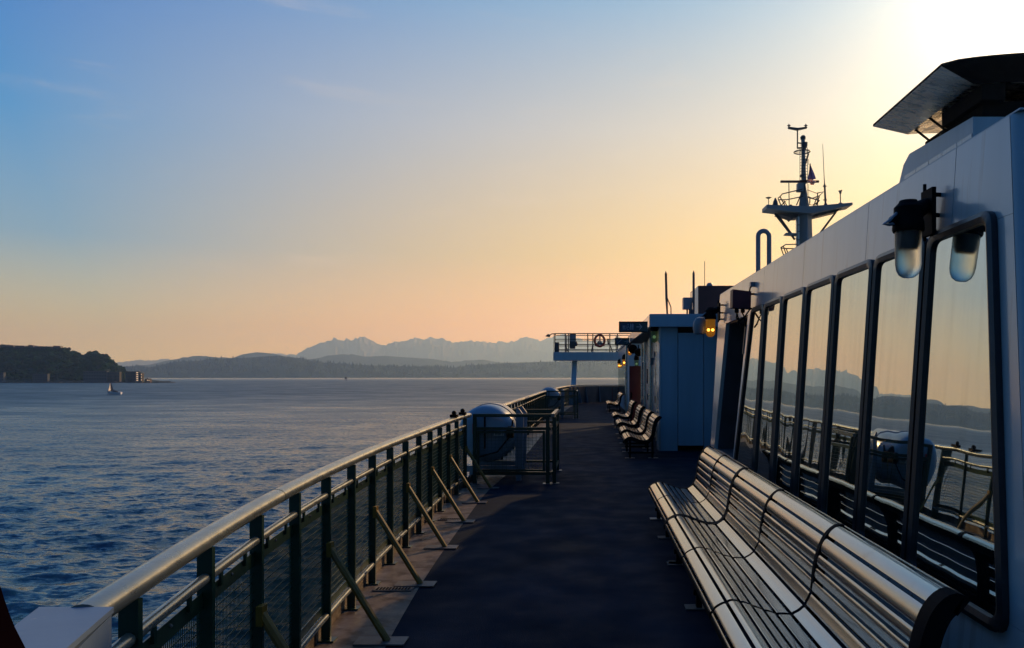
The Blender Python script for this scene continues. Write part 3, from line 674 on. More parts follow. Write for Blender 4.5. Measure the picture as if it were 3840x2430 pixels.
copy_tree(pen, None, Vector((-1.2, 12.2, 0))+Vector((.06, 18.6, 0)), 'farther green railed pen with a life raft, small in the distance')
def raft(lab):
    c = Vector((-1.655, 13.0, .77)); T = thing('life_raft_canister', (c.x, c.y, 0), lab, 'life raft', 'life raft canisters')
    Rr = .455; y0, y1 = -.62, .62; prof = [(.02,y0-.10),(.18,y0-.095),(.32,y0-.07),(.41,y0-.02),(Rr,y0+.06),(Rr,y1-.06),(.41,y1+.02),(.32,y1+.07),(.02,y1+.1)]
    g = G(); g.lathe(prof, c, 36, 'y'); g.build('shell', M['raft'], T, True)
    g = G(); g.lathe([(Rr,-.02),(Rr+.014,-.02),(Rr+.014,.02),(Rr,.02)], c, 36, 'y'); g.build('rim', M['raft'], T, True)
    g = G(); g.box(c.x-.012, c.x+.012, c.y+y0-.125, c.y+y0-.1, c.z-.22, c.z+.30); g.build('strap', M['black'], T)
    g = G(); g.box(c.x-.195, c.x-.125, c.y+y0-.112, c.y+y0-.102, c.z+.01, c.z+.17); l = g.build('red_label', M['labelred'], T)
    g = G()
    for dz in (.115, .14): g.box(c.x-.178, c.x-.142, c.y+y0-.116, c.y+y0-.1125, c.z+dz-.006, c.z+dz+.012)
    g.build('symbol', M['labelwhite'], l)
    g = G(); g.box(c.x+.14, c.x+.30, c.y+y0-.108, c.y+y0-.07, c.z-.02, c.z+.06); l = g.build('maker_plate', M['labelwhite'], T)
    g = G()
    for k in range(3): g.box(c.x+.16, c.x+.25, c.y+y0-.112, c.y+y0-.1085, c.z-.006+k*.02, c.z+.002+k*.02)
    g.build('printed_line', M['ink'], l)
    g = G(); g.box(c.x+.10, c.x+.26, c.y+y0-.107, c.y+y0-.08, c.z+.088, c.z+.096); g.build('printed_line', M['ink'], T)
    for dy in (-.35, .35):
        g = G(); g.box(c.x-.36, c.x+.5, c.y+dy-.03, c.y+dy+.03, .14, .24); g.prism([(c.x+.44,c.y+dy-.03,.2),(c.x+.56,c.y+dy-.03,.2),(c.x+.58,c.y+dy-.03,1.06),(c.x+.50,c.y+dy-.03,1.17),(c.x+.46,c.y+dy-.03,1.16)], (0,.06,0)); g.build('cradle', M['grey'], T)
        g = G(); g.box(c.x-.3, c.x-.24, c.y+dy-.03, c.y+dy+.03, .0, .14); g.build('foot', M['grey'], T)
        g = G(); g.box(c.x+.46, c.x+.54, c.y+dy-.03, c.y+dy+.03, .0, .2); g.build('foot', M['grey'], T)
    g = G(); g.tube([(c.x+.44,c.y-.7,1.0),(c.x+.40,c.y-.72,.75),(c.x+.2,c.y-.74,.5),(c.x-.1,c.y-.74,.42),(c.x-.25,c.y-.70,.45)], .012, 6); g.build('lashing', M['black'], T)
    g = G(); g.lathe([(.05,0),(.06,.03),(.06,.14),(.03,.18)], (c.x+.40,c.y-.74,.72), 10); g.build('release_unit', M['black'], T)
    return T
rf = raft('nearer white life raft canister with a red label, behind the pen')
copy_tree(rf, None, Vector((-1.655, 13.0, 0))+Vector((.03, 18.6, 0)), 'farther white life raft canister, a small dome beyond the first')

# ------------------------------------------------------------------ benches
PR = [(.025,.325),(0,.35),(.008,.385),(.045,.415),(.105,.442),(.175,.436),(.265,.402),(.355,.374),(.43,.368),(.49,.386),(.53,.43),(.553,.475),(.567,.54),(.575,.60),(.585,.66),(.603,.725),(.628,.785),(.66,.83),(.70,.86),(.74,.865),(.775,.84)]
def prof_curve(n=240):
    P = np.array(PR); pts = []
    for i in range(len(P)-1):
        p0 = P[max(i-1,0)]; p1 = P[i]; p2 = P[i+1]; p3 = P[min(i+2,len(P)-1)]
        for t in np.linspace(0, 1, 12, endpoint=False):
            pts.append(.5*((2*p1)+(-p0+p2)*t+(2*p0-5*p1+4*p2-p3)*t*t+(-p0+3*p1-3*p2+p3)*t**3))
    pts.append(P[-1]); pts = np.array(pts); d = np.r_[0, np.cumsum(np.hypot(*np.diff(pts, axis=0).T))]
    return lambda s: np.array([np.interp(s*d[-1], d, pts[:,0]), np.interp(s*d[-1], d, pts[:,1])]), d[-1]
PC, PL = prof_curve()
SW = [.09,.11,.095,.085,.085,.085,.10,.11,.10,.09,.09,.09,.12,.13,.07]
def slat_strip(g, s0, s1, x, y0, y1, th=.007, nseg=6):
    vs = []
    for k in range(nseg+1):
        s = s0+(s1-s0)*k/nseg; p = PC(s); q = PC(min(1, s+.004))-PC(max(0, s-.004)); q /= np.hypot(*q); nrm = np.array([-q[1], q[0]])
        cr = .0022*(1-(2*k/nseg-1)**2)      # slight crown across each slat
        a = p+nrm*cr; b = p-nrm*th
        if k in (0, nseg): a = a-nrm*.002
        for y in (y0, y1): vs += [(x+a[0], y, a[1]), (x+b[0], y, b[1])]
    fs = []
    for k in range(nseg):
        o = 4*k; fs += [(o, o+2, o+6, o+4), (o+1, o+5, o+7, o+3), (o, o+4, o+5, o+1), (o+2, o+3, o+7, o+6)]
    fs += [(0,1,3,2), (4*nseg, 4*nseg+2, 4*nseg+3, 4*nseg+1)]; g.add(vs, fs)
def rib(g, x, y0, y1, up, lo=-.05, s0=0., s1=1.):
    top = []; bot = []
    for s in np.linspace(s0, s1, 44):
        p = PC(s); q = PC(min(1, s+.004))-PC(max(0, s-.004)); q /= np.hypot(*q); nrm = np.array([-q[1], q[0]])
        a = p+nrm*(up(s) if callable(up) else up); b = p+nrm*lo; top.append((x+a[0], a[1])); bot.append((x+b[0], b[1]))
    n = len(top); vs = [(p[0], y0, p[1]) for p in top]+[(p[0], y0, p[1]) for p in bot]+[(p[0], y1, p[1]) for p in top]+[(p[0], y1, p[1]) for p in bot]
    fs = []
    for i in range(n-1): fs += [(i, i+1, n+i+1, n+i), (2*n+i, 3*n+i, 3*n+i+1, 2*n+i+1), (i, 2*n+i, 2*n+i+1, i+1), (n+i, n+i+1, 3*n+i+1, 3*n+i)]
    fs += [(0, n, 3*n, 2*n), (n-1, 3*n-1+0, 4*n-1, 2*n-1)] if False else [(0, n, 3*n, 2*n), (n-1, 3*n-1, 4*n-1, 2*n-1)]
    g.add(vs, fs)
def bench(x, ys, lab, rivets=True, endcap=.035, nseg=6):
    T = thing('slatted_bench', (x, (ys[0]+ys[-1])/2, 0), lab, 'bench', 'metal slat benches along the deckhouse')
    gap = .019; tot = sum(SW); acc = 0; spans = []
    for w in SW: spans.append(((acc+gap/2/PL*tot)/tot, (acc+w-gap/2/PL*tot)/tot)); acc += w
    for k in range(len(ys)-1):
        y0, y1 = min(ys[k], ys[k+1])+.020, max(ys[k], ys[k+1])-.020
        for j, (a, b) in enumerate(spans):
            g = G(); slat_strip(g, a, b, x, y0, y1, nseg=nseg); sl = g.build('slat', M['slat'], T, True)
            if rivets and j in (0, 6, 12):
                g = G(); m = (b+.5*gap/PL) if j != 7 else b+.5*gap/PL
                p = PC(min(1, m))
                for y in np.linspace(y0+.15, y1-.15, 5): g.ball((x+p[0], y, p[1]-.004), .0055, 6, 4)
                g.build('rivet_row', M['plate'], sl)['kind'] = 'stuff'
        g = G()
        for s in (.06, .36, .62, .9):
            p = PC(s); g.box(x+p[0]-.012+(.03 if s > .5 else 0), x+p[0]+.012+(.03 if s > .5 else 0), y0, y1, p[1]-.05, p[1]-.018)
        g.build('stringer', M['black'], T)
    for i, y in enumerate(ys):
        end = i in (0, len(ys)-1)
        g = G(); w = endcap if end else .022
        up = (lambda s: -.012+.017*max(0, min(1, (s-.54)/.12)))
        rib(g, x, y-w, y+w, up if not end else (lambda s: .004), -.055 if not end else -.075); rb = g.build('rib', M['black'], T)
        g = G(); g.box(x+.10, x+.14, y-.03, y+.03, .012, .40); g.box(x+.56, x+.60, y-.03, y+.03, .012, .46); g.box(x+.08, x+.62, y-.024, y+.024, .10, .14); g.build('leg', M['black'], T)
        for fx in (.02, .50):
            g = G(); g.box(x+fx, x+fx+.20, y-.06, y+.06, .004, .012); g.build('foot_plate', M['plate'], rb)
    return T
bench(.675, [3.02, 4.36, 5.70, 7.02], 'long nearest metal slat bench in three sections below the big windows', True, .045, 8)
bench(.69, [7.05, 8.16, 9.22], 'shorter two section metal slat bench joined to the far end of the nearest one', True, .03, 8)
fb = bench(.70, [16.0, 17.35], 'nearest single slat bench standing before the blue house corner', False, .03, 4)
def copy_bench(y, x, lab, sy=1.):
    c = copy_tree(fb, None, (x, y, 0), lab); c.scale.y = sy
copy_bench(18.85, .72, 'second single slat bench from the blue house corner')
copy_bench(21.85, .73, 'third single slat bench, level with the near edge of the red door', 1.15)
copy_bench(26.0, .74, 'fourth single slat bench, just in front of the red door', 1.4)
copy_bench(37.5, .78, 'farthest slat bench, beside the forward cabin windows', 2.6)

# ------------------------------------------------------------------ near deckhouse with the slanted windows
LEAN = .0655
def WX(z): return 1.715+LEAN*z
def WP(Y, z, off=0.): c = 1/math.sqrt(1+LEAN*LEAN); return Vector((WX(z)-off*c, Y, z+off*LEAN*c))
def wall_prism(g, poly, o0, o1):
    a = [WP(y, z, o0) for y, z in poly]; b = [WP(y, z, o1) for y, z in poly]; n = len(poly)
    g.add(a+b, [tuple(range(n)), tuple(range(n, 2*n))[::-1]]+[(i, (i+1) % n, n+(i+1) % n, n+i) for i in range(n)])
def rounded(poly, r, k=5):
    out = []; n = len(poly)
    for i in range(n):
        p = Vector(poly[i]); a = Vector(poly[i-1])-p; b = Vector(poly[(i+1) % n])-p
        ang = a.angle(b); d = r/math.tan(ang/2); p0 = p+a.normalized()*d; p1 = p+b.normalized()*d
        for t in np.linspace(0, 1, k): out.append(tuple((p0*(1-t)**2+p*2*t*(1-t)+p1*t*t)))
    return out
def frame(g, poly, w, o0, o1, r=.09):
    out = rounded(poly, r); c = sum((Vector(p) for p in poly), Vector((0,0)))/len(poly)
    inn = []; n = len(poly); sh = []
    P = [Vector(p) for p in poly]
    for i in range(n):       # inset polygon
        e0 = (P[i]-P[i-1]).normalized(); e1 = (P[(i+1) % n]-P[i]).normalized(); n0 = Vector((-e0.y, e0.x)); n1 = Vector((-e1.y, e1.x))
        if n0.dot(c-P[i]) < 0: n0 = -n0
        if n1.dot(c-P[i]) < 0: n1 = -n1
        m = (n0+n1).normalized(); sh.append(P[i]+m*w/max(.2, m.dot(n0)))
    inn = rounded([tuple(p) for p in sh], max(.02, r-w*.6)); k = len(out)
    mid = [((Vector(a)+Vector(b))/2) for a, b in zip(out, inn)]
    vs = [WP(*p, o0) for p in out]+[WP(*p, o1*.75) for p in out]+[WP(*p, o1) for p in mid]+[WP(*p, o1*.75) for p in inn]+[WP(*p, o0) for p in inn]
    fs = []
    for q in range(4):
        for i in range(k): j = (i+1) % k; fs.append((q*k+i, q*k+j, (q+1)*k+j, (q+1)*k+i))
    g.add(vs, fs); return inn
def corner(z): return 3.54-.186*(2.88-z)
def deckhouse():
    T = thing('deckhouse', (1.8, 7, 0), 'long white deckhouse with slanted windows along the right side of the deck', 'deckhouse')
    # window columns: edges at sill and at head
    zb, zt = .60, 2.47
    ed = [(9.40, 8.93)]+[(9.08-.8*i, 9.08-.8*i) for i in range(1, 7)]+[(3.24, 3.58)]
    # upper band in plates, sill band, solid strips
    zB = 2.88
    cuts = [corner(0), 4.05, 5.32, 6.9, 8.5, 10.1, 11.42]
    for i in range(len(cuts)-1):
        a, b = cuts[i], cuts[i+1]; ya = (corner(zB), corner(2.42)) if i == 0 else (a+.003, a+.003)
        g = G(); wall_prism(g, [(ya[1],2.42),(b-.003,2.42),(b-.003,zB),(ya[0],zB)], 0, -.05); g.build('wall_panel', M['white'], T)
        ya = (corner(2.418), corner(.66), corner(.64)) if i == 0 else (a+.003,)*3
        if i < 5:
            bb = min(b-.003, 9.25 if i == 4 else 99)
            top = bb if i < 4 else 9.25
            g = G(); wall_prism(g, [(ya[1],.66),(bb if i < 4 else 9.62,.66),(top,2.418),(ya[0],2.418)], 0, -.05); g.build('wall_panel', M['white'], T)
        g = G(); yb = corner(.0) if i == 0 else a+.003
        wall_prism(g, [(yb,.0),(b-.003,.0),(b-.003,.658),(ya[2],.658)], 0, -.05); g.build('wall_panel', M['white'], T)
    g = G(); wall_prism(g, [(11.05,.66),(11.38,.66),(11.42,2.418),(10.75,2.418)], 0, -.05); g.build('wall_panel', M['white'], T)
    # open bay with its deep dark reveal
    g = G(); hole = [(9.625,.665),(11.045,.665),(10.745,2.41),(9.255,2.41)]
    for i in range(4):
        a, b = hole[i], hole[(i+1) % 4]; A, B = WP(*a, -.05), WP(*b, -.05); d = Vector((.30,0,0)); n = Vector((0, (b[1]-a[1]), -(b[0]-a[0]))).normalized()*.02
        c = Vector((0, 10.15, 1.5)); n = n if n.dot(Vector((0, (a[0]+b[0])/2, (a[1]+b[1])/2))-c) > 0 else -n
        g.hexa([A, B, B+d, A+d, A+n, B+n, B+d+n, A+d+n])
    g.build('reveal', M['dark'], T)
    g = G(); wall_prism(g, [(9.30,2.30),(9.36,1.96),(9.39,1.96),(9.33,2.30)], .012, .002); g.build('door_closer', M['plate'], T)
    # windows
    for i in range(7):
        (b0, t0), (b1, t1) = ed[i+1], ed[i]; gp = .012
        poly = [(b0+gp, zb), (b1-gp, zb), (t1-gp, zt), (t0+gp, zt)]
        W_ = thing_part('window', T, WP((b0+b1)/2, zb))
        g = G(); inn = frame(g, poly, .052, .002, .042); g.build('frame', M['rubber'], W_, True)
        g = G(); pts = [WP(*p, .014) for p in inn]; g.add(pts, [tuple(range(len(pts)))]); g.build('pane', M['pane'], W_)
    # rounded near corner and raked end wall
    g = G(); r = .10; prof = []
    ring0 = []; ring1 = []
    for z, ring in ((0.0, ring0), (zB, ring1)):
        for k in range(7):
            a = math.pi/2*k/6; ring.append(Vector((WX(z)+r*(1-math.cos(a))+.001, corner(z)-.004-r*math.sin(a)*.8, z)))
        ring.append(Vector((16, corner(z)-.004-r*.8, z)))
    n = len(ring0); g.add(ring0+ring1, [(i, i+1, n+i+1, n+i) for i in range(n-1)]); g.build('end_wall', M['white2'], T, True)
    # roof, and an unseen casing added to block sun through the gap
    g = G(); g.prism([(WX(zB)+.004, corner(zB)-.08, zB+.001), (16, corner(zB)-.08, zB+.001), (16, 11.42, zB+.001), (WX(zB)+.004, 11.42, zB+.001)], (0,0,.008)); g.build('roof', M['white2'], T)
    g = G(); g.box(2.16, 16, 11.3, 11.4, 0, zB); g.build('far_wall', M['white2'], T)
    g = G(); st = [(11.46,2.08),(12.6,2.2),(14.2,2.45),(15.8,2.72),(17.35,2.98)]
    for (ya, xa), (yb, xb) in zip(st[:-1], st[1:]):
        za = min(1.7+.60*xa, 1.7+.6*xb-.02); g.hexa([(xa+.02,ya,0),(16,ya,0),(16,yb,0),(xb+.02,yb,0),(xa+.02,ya,za),(16,ya,za),(16,yb,za+.05),(xb+.02,yb,za+.05)])
    g.build('casing', M['white2'], T)
    return T
def thing_part(name, parent, loc):
    o = bpy.data.objects.new(name, None); COL.objects.link(o); o.parent = parent; o.location = (0,0,0)
    ORG[o.name] = ORG[parent.name]; return o
deckhouse()

# lamps on the deckhouse wall
def wall_lamp(Y, zc, lab, globe, bulb=None, xoff=.175, glare=False):
    wx = WX(zc+.15); c = Vector((wx-xoff, Y, zc)); T = thing('deck_lamp', (wx, Y+.05, zc+.1), lab, 'lamp', 'bulkhead lamps on the deckhouses')
    g = G(); g.lathe([(.001,-.155),(.03,-.15),(.05,-.135),(.062,-.11),(.067,-.08),(.069,.10)], c, 24); g.build('glass_globe', globe, T, True)
    g = G(); g.lathe([(.078,.095),(.082,.105),(.080,.145),(.074,.16),(.074,.225),(.05,.25),(.045,.262)], c, 22); g.build('cap', M['black'], T, True)
    g = G()
    if bulb:
        for dx in (-.03, .03): g.ball(c+Vector((dx,-.012,-.055)), .021, 8, 6)
        bl = g.build('bulb', bulb, T, True)
    else:
        g.lathe([(.036,.0),(.046,.03),(.050,.09)], c, 14); g.build('reflector', M['dark'], T)
    g = G(); g.tube([c+Vector((.03,.0,.20)), c+Vector((.09,.02,.235)), Vector((wx-.055,Y+.04,zc+.25))], [.05,.042,.036], 10); g.build('arm', M['black'], T, True)
    g = G(); g.box(wx-.060, wx-.038, Y-.03, Y+.11, zc+.08, zc+.33); pl = g.build('bracket_plate', M['black'], T)
    g = G()
    for z in (.10, .19, .30): g.tube([(wx-.05,Y+.02,zc+z),(WX(zc+z)+.01,Y+.03,zc+z)], .012, 6)
    g.tube([(wx-.05,Y+.085,zc+.06),(wx-.05,Y+.085,zc+.37)], .010, 6); g.build('standoff', M['black'], pl)
    g = G(); g.tube([c+Vector((-.07,-.02,.19)), c+Vector((-.12,-.05,.145)), c+Vector((-.155,-.06,.125)), c+Vector((-.115,-.045,.125)), c+Vector((-.07,-.02,.14))], .009, 6); g.build('hook', M['grey'], T)
    g = G(); g.ball(c+Vector((-.088,-.02,.15)), .028, 8, 6); g.build('clamp_nut', M['black'], T)
    return T
wall_lamp(4.18, 2.375, 'large unlit bulkhead lamp, nearest the viewer, hanging over the last windows', M['globe'])
lit = wall_lamp(11.05, 2.40, 'lit amber bulkhead lamp on the far end of the deckhouse wall', M['globe_amber'], M['bulb'])
g = G(); c = Vector((WX(2.55)-.30, 11.2, 2.42)); g.lathe([(.02,.12),(.07,.10),(.10,.04),(.105,-.05),(.09,-.12),(.03,-.13)], c, 16); tag(g.build('bell_cover', M['mast'], None, True), 'pale rounded cover just behind the lit amber lamp', 'cover')
def red_alarm():
    T = thing('alarm_box', (1.7, 8.9, 2.5), 'dark red alarm box with hanging cables, on brackets above the far windows', 'alarm box')
    x0, x1 = 1.60, 1.80; Y = 8.9
    g = G(); g.prism([(1.625,Y,2.475),(1.835,Y,2.465),(1.84,Y,2.66),(1.63,Y,2.685)], (0,.16,0)); g.build('case', M['alarmred'], T)
    for z in (2.47, 2.64):
        g = G(); g.bar((1.80,Y+.10,z),(WX(z),Y+.10,z), .03, .02); g.build('bracket', M['black'], T)
    for dx in (.06, .13):
        g = G(); g.lathe([(.022,0),(.026,.03),(.018,.05)], (1.625+dx,Y+.06,2.42), 8); g.build('cable_gland', M['black'], T)
    for pts in ([(1.69,Y+.06,2.42),(1.68,Y+.06,2.36),(1.72,Y+.07,2.335),(1.77,Y+.08,2.36),(1.84,Y+.09,2.46)], [(1.75,Y+.06,2.42),(1.775,Y+.06,2.37),(1.785,Y+.08,2.30),(1.80,Y+.1,2.26)], [(1.685,Y+.05,2.42),(1.705,Y+.05,2.34),(1.71,Y+.06,2.27)], [(1.84,Y+.1,2.66),(1.845,Y+.09,2.71),(1.87,Y+.09,2.74)]):
        g = G(); g.tube(pts, .009, 6); g.build('cable', M['black'], T, True)
    g = G(); g.box(WX(2.75)-.05, WX(2.75)+.005, Y+.05, Y+.13, 2.725, 2.775); g.build('junction_box', M['grey'], T)
red_alarm()

# ------------------------------------------------------------------ second deckhouse (blue in shade) with the overhanging roof
def house2():
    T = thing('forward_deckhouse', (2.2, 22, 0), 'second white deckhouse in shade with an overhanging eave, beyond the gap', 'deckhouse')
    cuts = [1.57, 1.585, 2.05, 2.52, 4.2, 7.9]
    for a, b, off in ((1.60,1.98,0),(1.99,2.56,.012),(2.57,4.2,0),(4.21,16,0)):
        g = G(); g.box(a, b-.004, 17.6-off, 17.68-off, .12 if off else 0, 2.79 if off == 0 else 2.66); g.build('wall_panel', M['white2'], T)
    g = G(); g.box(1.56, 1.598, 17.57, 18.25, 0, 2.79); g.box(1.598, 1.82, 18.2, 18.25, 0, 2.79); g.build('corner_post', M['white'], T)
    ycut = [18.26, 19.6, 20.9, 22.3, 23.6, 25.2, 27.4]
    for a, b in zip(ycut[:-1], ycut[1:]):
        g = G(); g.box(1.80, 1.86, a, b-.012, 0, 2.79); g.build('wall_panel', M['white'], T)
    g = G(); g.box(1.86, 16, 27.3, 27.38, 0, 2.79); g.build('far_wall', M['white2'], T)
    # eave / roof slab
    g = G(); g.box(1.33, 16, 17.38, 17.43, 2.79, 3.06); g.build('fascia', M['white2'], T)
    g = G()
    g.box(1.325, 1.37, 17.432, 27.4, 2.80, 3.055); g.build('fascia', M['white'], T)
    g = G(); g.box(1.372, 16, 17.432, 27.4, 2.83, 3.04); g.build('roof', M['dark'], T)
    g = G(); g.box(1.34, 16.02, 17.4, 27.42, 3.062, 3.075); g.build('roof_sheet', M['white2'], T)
    # doors and gear on the side wall
    for (ya, yb) in ((20.95, 21.75), (23.7, 24.5)):
        g = G(); g.box(1.775, 1.798, ya, yb, .12, 2.12); d = g.build('door', M['grey'], T)
        g = G(); g.box(1.74, 1.773, ya+.06, ya+.1, .95, 1.15); g.build('handle', M['plate'], d)
        g = G(); g.box(1.765, 1.774, ya+.22, yb-.22, 1.45, 1.9); g.build('window', M['winglass'], d)
    for y, r in ((20.3,.035),(20.55,.02),(22.6,.04),(23.1,.025),(25.0,.035),(26.4,.03)):
        g = G(); g.tube([(1.75, y, 0), (1.75, y, 2.79)], r, 8); g.build('pipe', M['stainless'], T, True)
    for y, z, s in ((22.0,2.0,.1),(25.6,1.9,.12),(20.75,2.2,.07)):
        g = G(); g.box(1.70, 1.798, y, y+s*2, z, z+s*2); g.build('switch_box', M['grey'], T)
    g = G(); g.box(1.41, 1.83, 27.9, 27.96, 0.03, 2.04); rd = g.build('open_door', M['red'], T, label='dark red door leaf standing open across the deckhouse wall')
    g = G(); g.box(1.46, 1.50, 27.85, 27.90, .9, 1.1); g.build('handle', M['black'], rd)
    g = G(); g.bar((1.83,27.93,1.9),(1.83,27.4,1.9), .03, .05); g.bar((1.83,27.93,.3),(1.83,27.4,.3), .03, .05); g.build('hinge', M['black'], rd)
house2()
def sign(x0, x1, Y, z0, z1, lab, first):
    T = thing('overhead_sign', ((x0+x1)/2, Y, z0), lab, 'sign', 'overhead direction signs')
    g = G(); g.box(x0, x1, Y, Y+.05, z0, z1); g.build('board', M['signgreen'], T)
    h = z1-z0; zc = (z0+z1)/2; w = x1-x0; yf = Y-.006
    g = G()
    for a, b in (((x0,z1),(x1,z1)),((x0,z0),(x1,z0))): g.bar((a[0],Y+.02,a[1]),(b[0],Y+.02,b[1]), .07, .016)
    g.bar((x0,Y+.02,z0),(x0,Y+.02,z1), .016, .07); g.build('frame', M['maroon'], T)
    def arrow(cx, s):
        g = G(); g.bar((cx-s*.5,yf,zc),(cx+s*.45,yf,zc), .008, s*.14); g.bar((cx+s*.02,yf-.001,zc+s*.5),(cx+s*.5,yf-.001,zc), .008, s*.14, (0,0,1)); g.bar((cx+s*.02,yf-.001,zc-s*.5),(cx+s*.5,yf-.001,zc), .008, s*.14); g.build('arrow', M['signwhite'], T)
    if first:
        g = G(); g.box(x0+.02, x0+w*.53, Y-.004, Y, z0+.02, z1-.02); g.build('panel', M['signblue'], T)
        u = w/1.0
        def person(cx):
            g = G(); g.lathe([(.001,-.02),(.014,-.012),(.014,.012),(.001,.02)], (cx, yf, zc+h*.24), 8); g.bar((cx,yf,zc-h*.05),(cx,yf,zc+h*.17), .006, .034, (1,0,0)); g.bar((cx-.009,yf,zc-h*.28),(cx-.009,yf,zc-h*.05), .006, .012, (1,0,0)); g.bar((cx+.009,yf,zc-h*.28),(cx+.009,yf,zc-h*.05), .006, .012, (1,0,0)); g.build('pictogram', M['signwhite'], T)
        person(x0+w*.405); person(x0+w*.475)
        g = G(); g.lathe([(.001,-.015),(.012,-.01),(.012,.01),(.001,.015)], (x0+w*.31,yf,zc+h*.22), 8); g.tube([(x0+w*.31,yf,zc+h*.12),(x0+w*.31,yf,zc),(x0+w*.35,yf,zc-h*.02)], .009, 6)
        ring = [(x0+w*.315+.03*math.cos(t), yf, zc-h*.14+.03*math.sin(t)) for t in np.linspace(0, 6.0, 12)]; g.tube(ring, .006, 5); g.build('pictogram', M['signwhite'], T)
        g = G()      # plate and cutlery pictogram panel
        for q in range(3): g.bar((x0+w*(.13+.03*q),yf,zc-h*.1),(x0+w*(.13+.03*q),yf,zc+h*.14), .006, .012, (1,0,0))
        g.bar((x0+w*.12,yf,zc-h*.2),(x0+w*.24,yf,zc-h*.2), .006, .014); g.bar((x0+w*.24,yf,zc-h*.1),(x0+w*.24,yf,zc+h*.14), .006, .012, (1,0,0)); g.build('pictogram', M['signwhite'], T)
        arrow(x0+w*.70, h*.55)
    else:
        g = G(); g.box(x0+.03, x0+.03+h*.95, Y-.004, Y, z0+.02, z1-.02); g.build('panel', M['signwhite'] if False else M['signblue'], T)
        g = G(); 
        n = 5
        for k in range(n):
            s = h*.72/n; xx = x0+.06+k*s; zz = z0+.05+k*s*.9; g.bar((xx,yf,zz),(xx+s,yf,zz), .006, .012); g.bar((xx+s,yf,zz),(xx+s,yf,zz+s*.9), .006, .012, (1,0,0))
        g.build('stair_pictogram', M['signwhite'], T); arrow(x0+.03+h*1.55, h*.55)
sign(.655, 1.29, 17.45, 2.675, 2.90, 'larger overhead sign with restroom figures and a right arrow, on the eave corner', True)
sign(.835, 1.31, 26.0, 2.72, 2.945, 'smaller overhead sign with stairs and a right arrow, further along the eave', False)

def far_lamp(x, Y, zc, lab, globe, bulb, rad=1.0):
    c = Vector((x, Y, zc)); T = thing('deck_lamp', c, lab, 'lamp', 'bulkhead lamps on the deckhouses'); r = rad
    g = G(); g.lathe([(.001,-.16*r),(.05*r,-.14*r),(.068*r,-.09*r),(.07*r,.08*r)], c, 14); g.build('glass_globe', globe, T, True)
    g = G(); g.lathe([(.082*r,.075*r),(.082*r,.14*r),(.06*r,.22*r),(.03*r,.26*r)], c, 14); g.build('cap', M['black'], T, True)
    g = G(); g.ball(c+Vector((0,-.012,-.04*r)), .034*r, 8, 6); g.build('bulb', bulb, T)
    g = G(); g.tube([c+Vector((0,0,.22*r)), c+Vector((.1,0,.3*r)), c+Vector((.26,0,.3*r))], .03*r, 8); g.build('arm', M['black'], T)
far_lamp(1.49, 18.1, 2.64, 'green tinted lamp under the eave beside the blue house corner', M['globe_green'], M['bulbgreen'], 1.15)
far_lamp(1.44, 28.2, 2.60, 'lit amber lamp at the far end of the eave, nearest the bridge wing rail', M['globe_amber'], M['bulb'], 1.1)
far_lamp(1.62, 37, 2.36, 'lit amber lamp high on the forward cabin wall', M['globe_amber'], M['bulb'], 1.3)
far_lamp(1.62, 43.5, 2.3, 'farthest lit amber lamp, hanging under the bridge wing', M['globe_amber'], M['bulb'], 1.15)
far_lamp(1.73, 29.0, 2.18, 'pale green lamp just above the red door', M['globe_green'], M['bulbgreen'], 1.2)
for x, y, z, r, lab in ((1.52, 27.7, 2.64, .17, 'dark round floodlight under the far end of the eave'), (1.72, 27.6, 2.52, .15, 'second round floodlight, lower beside the first one under the eave')):
    T = thing('floodlight', (x, y, z), lab, 'floodlight', 'floodlights under the eave')
    g = G(); g.lathe([(.05,.2),(r*.8,.15),(r,.0),(r,-.03)], (x, y, z), 16, 'y'); g.build('housing', M['dark'], T, True)
    g = G(); g.lathe([(.001,-.036),(r*.9,-.034),(r*.9,-.031)], (x, y, z), 16, 'y'); g.build('lens', M['black'], T)
    g = G(); g.bar((x,y+.1,z+r*.6),(x,y+.1,2.79), .04, .04); g.build('bracket', M['black'], T)

# forward cabin (third house)
def house3():
    T = thing('forward_cabin', (2.5, 41, 0), 'forward cabin with tall narrow windows under the bridge wing', 'cabin')
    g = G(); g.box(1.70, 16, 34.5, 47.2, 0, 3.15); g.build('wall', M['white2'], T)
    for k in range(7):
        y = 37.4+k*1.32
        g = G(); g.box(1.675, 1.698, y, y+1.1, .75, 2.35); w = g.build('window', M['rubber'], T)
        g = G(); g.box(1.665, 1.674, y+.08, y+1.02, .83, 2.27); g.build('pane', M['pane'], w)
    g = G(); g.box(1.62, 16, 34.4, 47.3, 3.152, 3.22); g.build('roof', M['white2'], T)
    g = G(); g.tube([(1.66,35.6,0),(1.66,35.6,3.1)], .05, 8); g.build('pipe', M['stainless'], T)
house3()

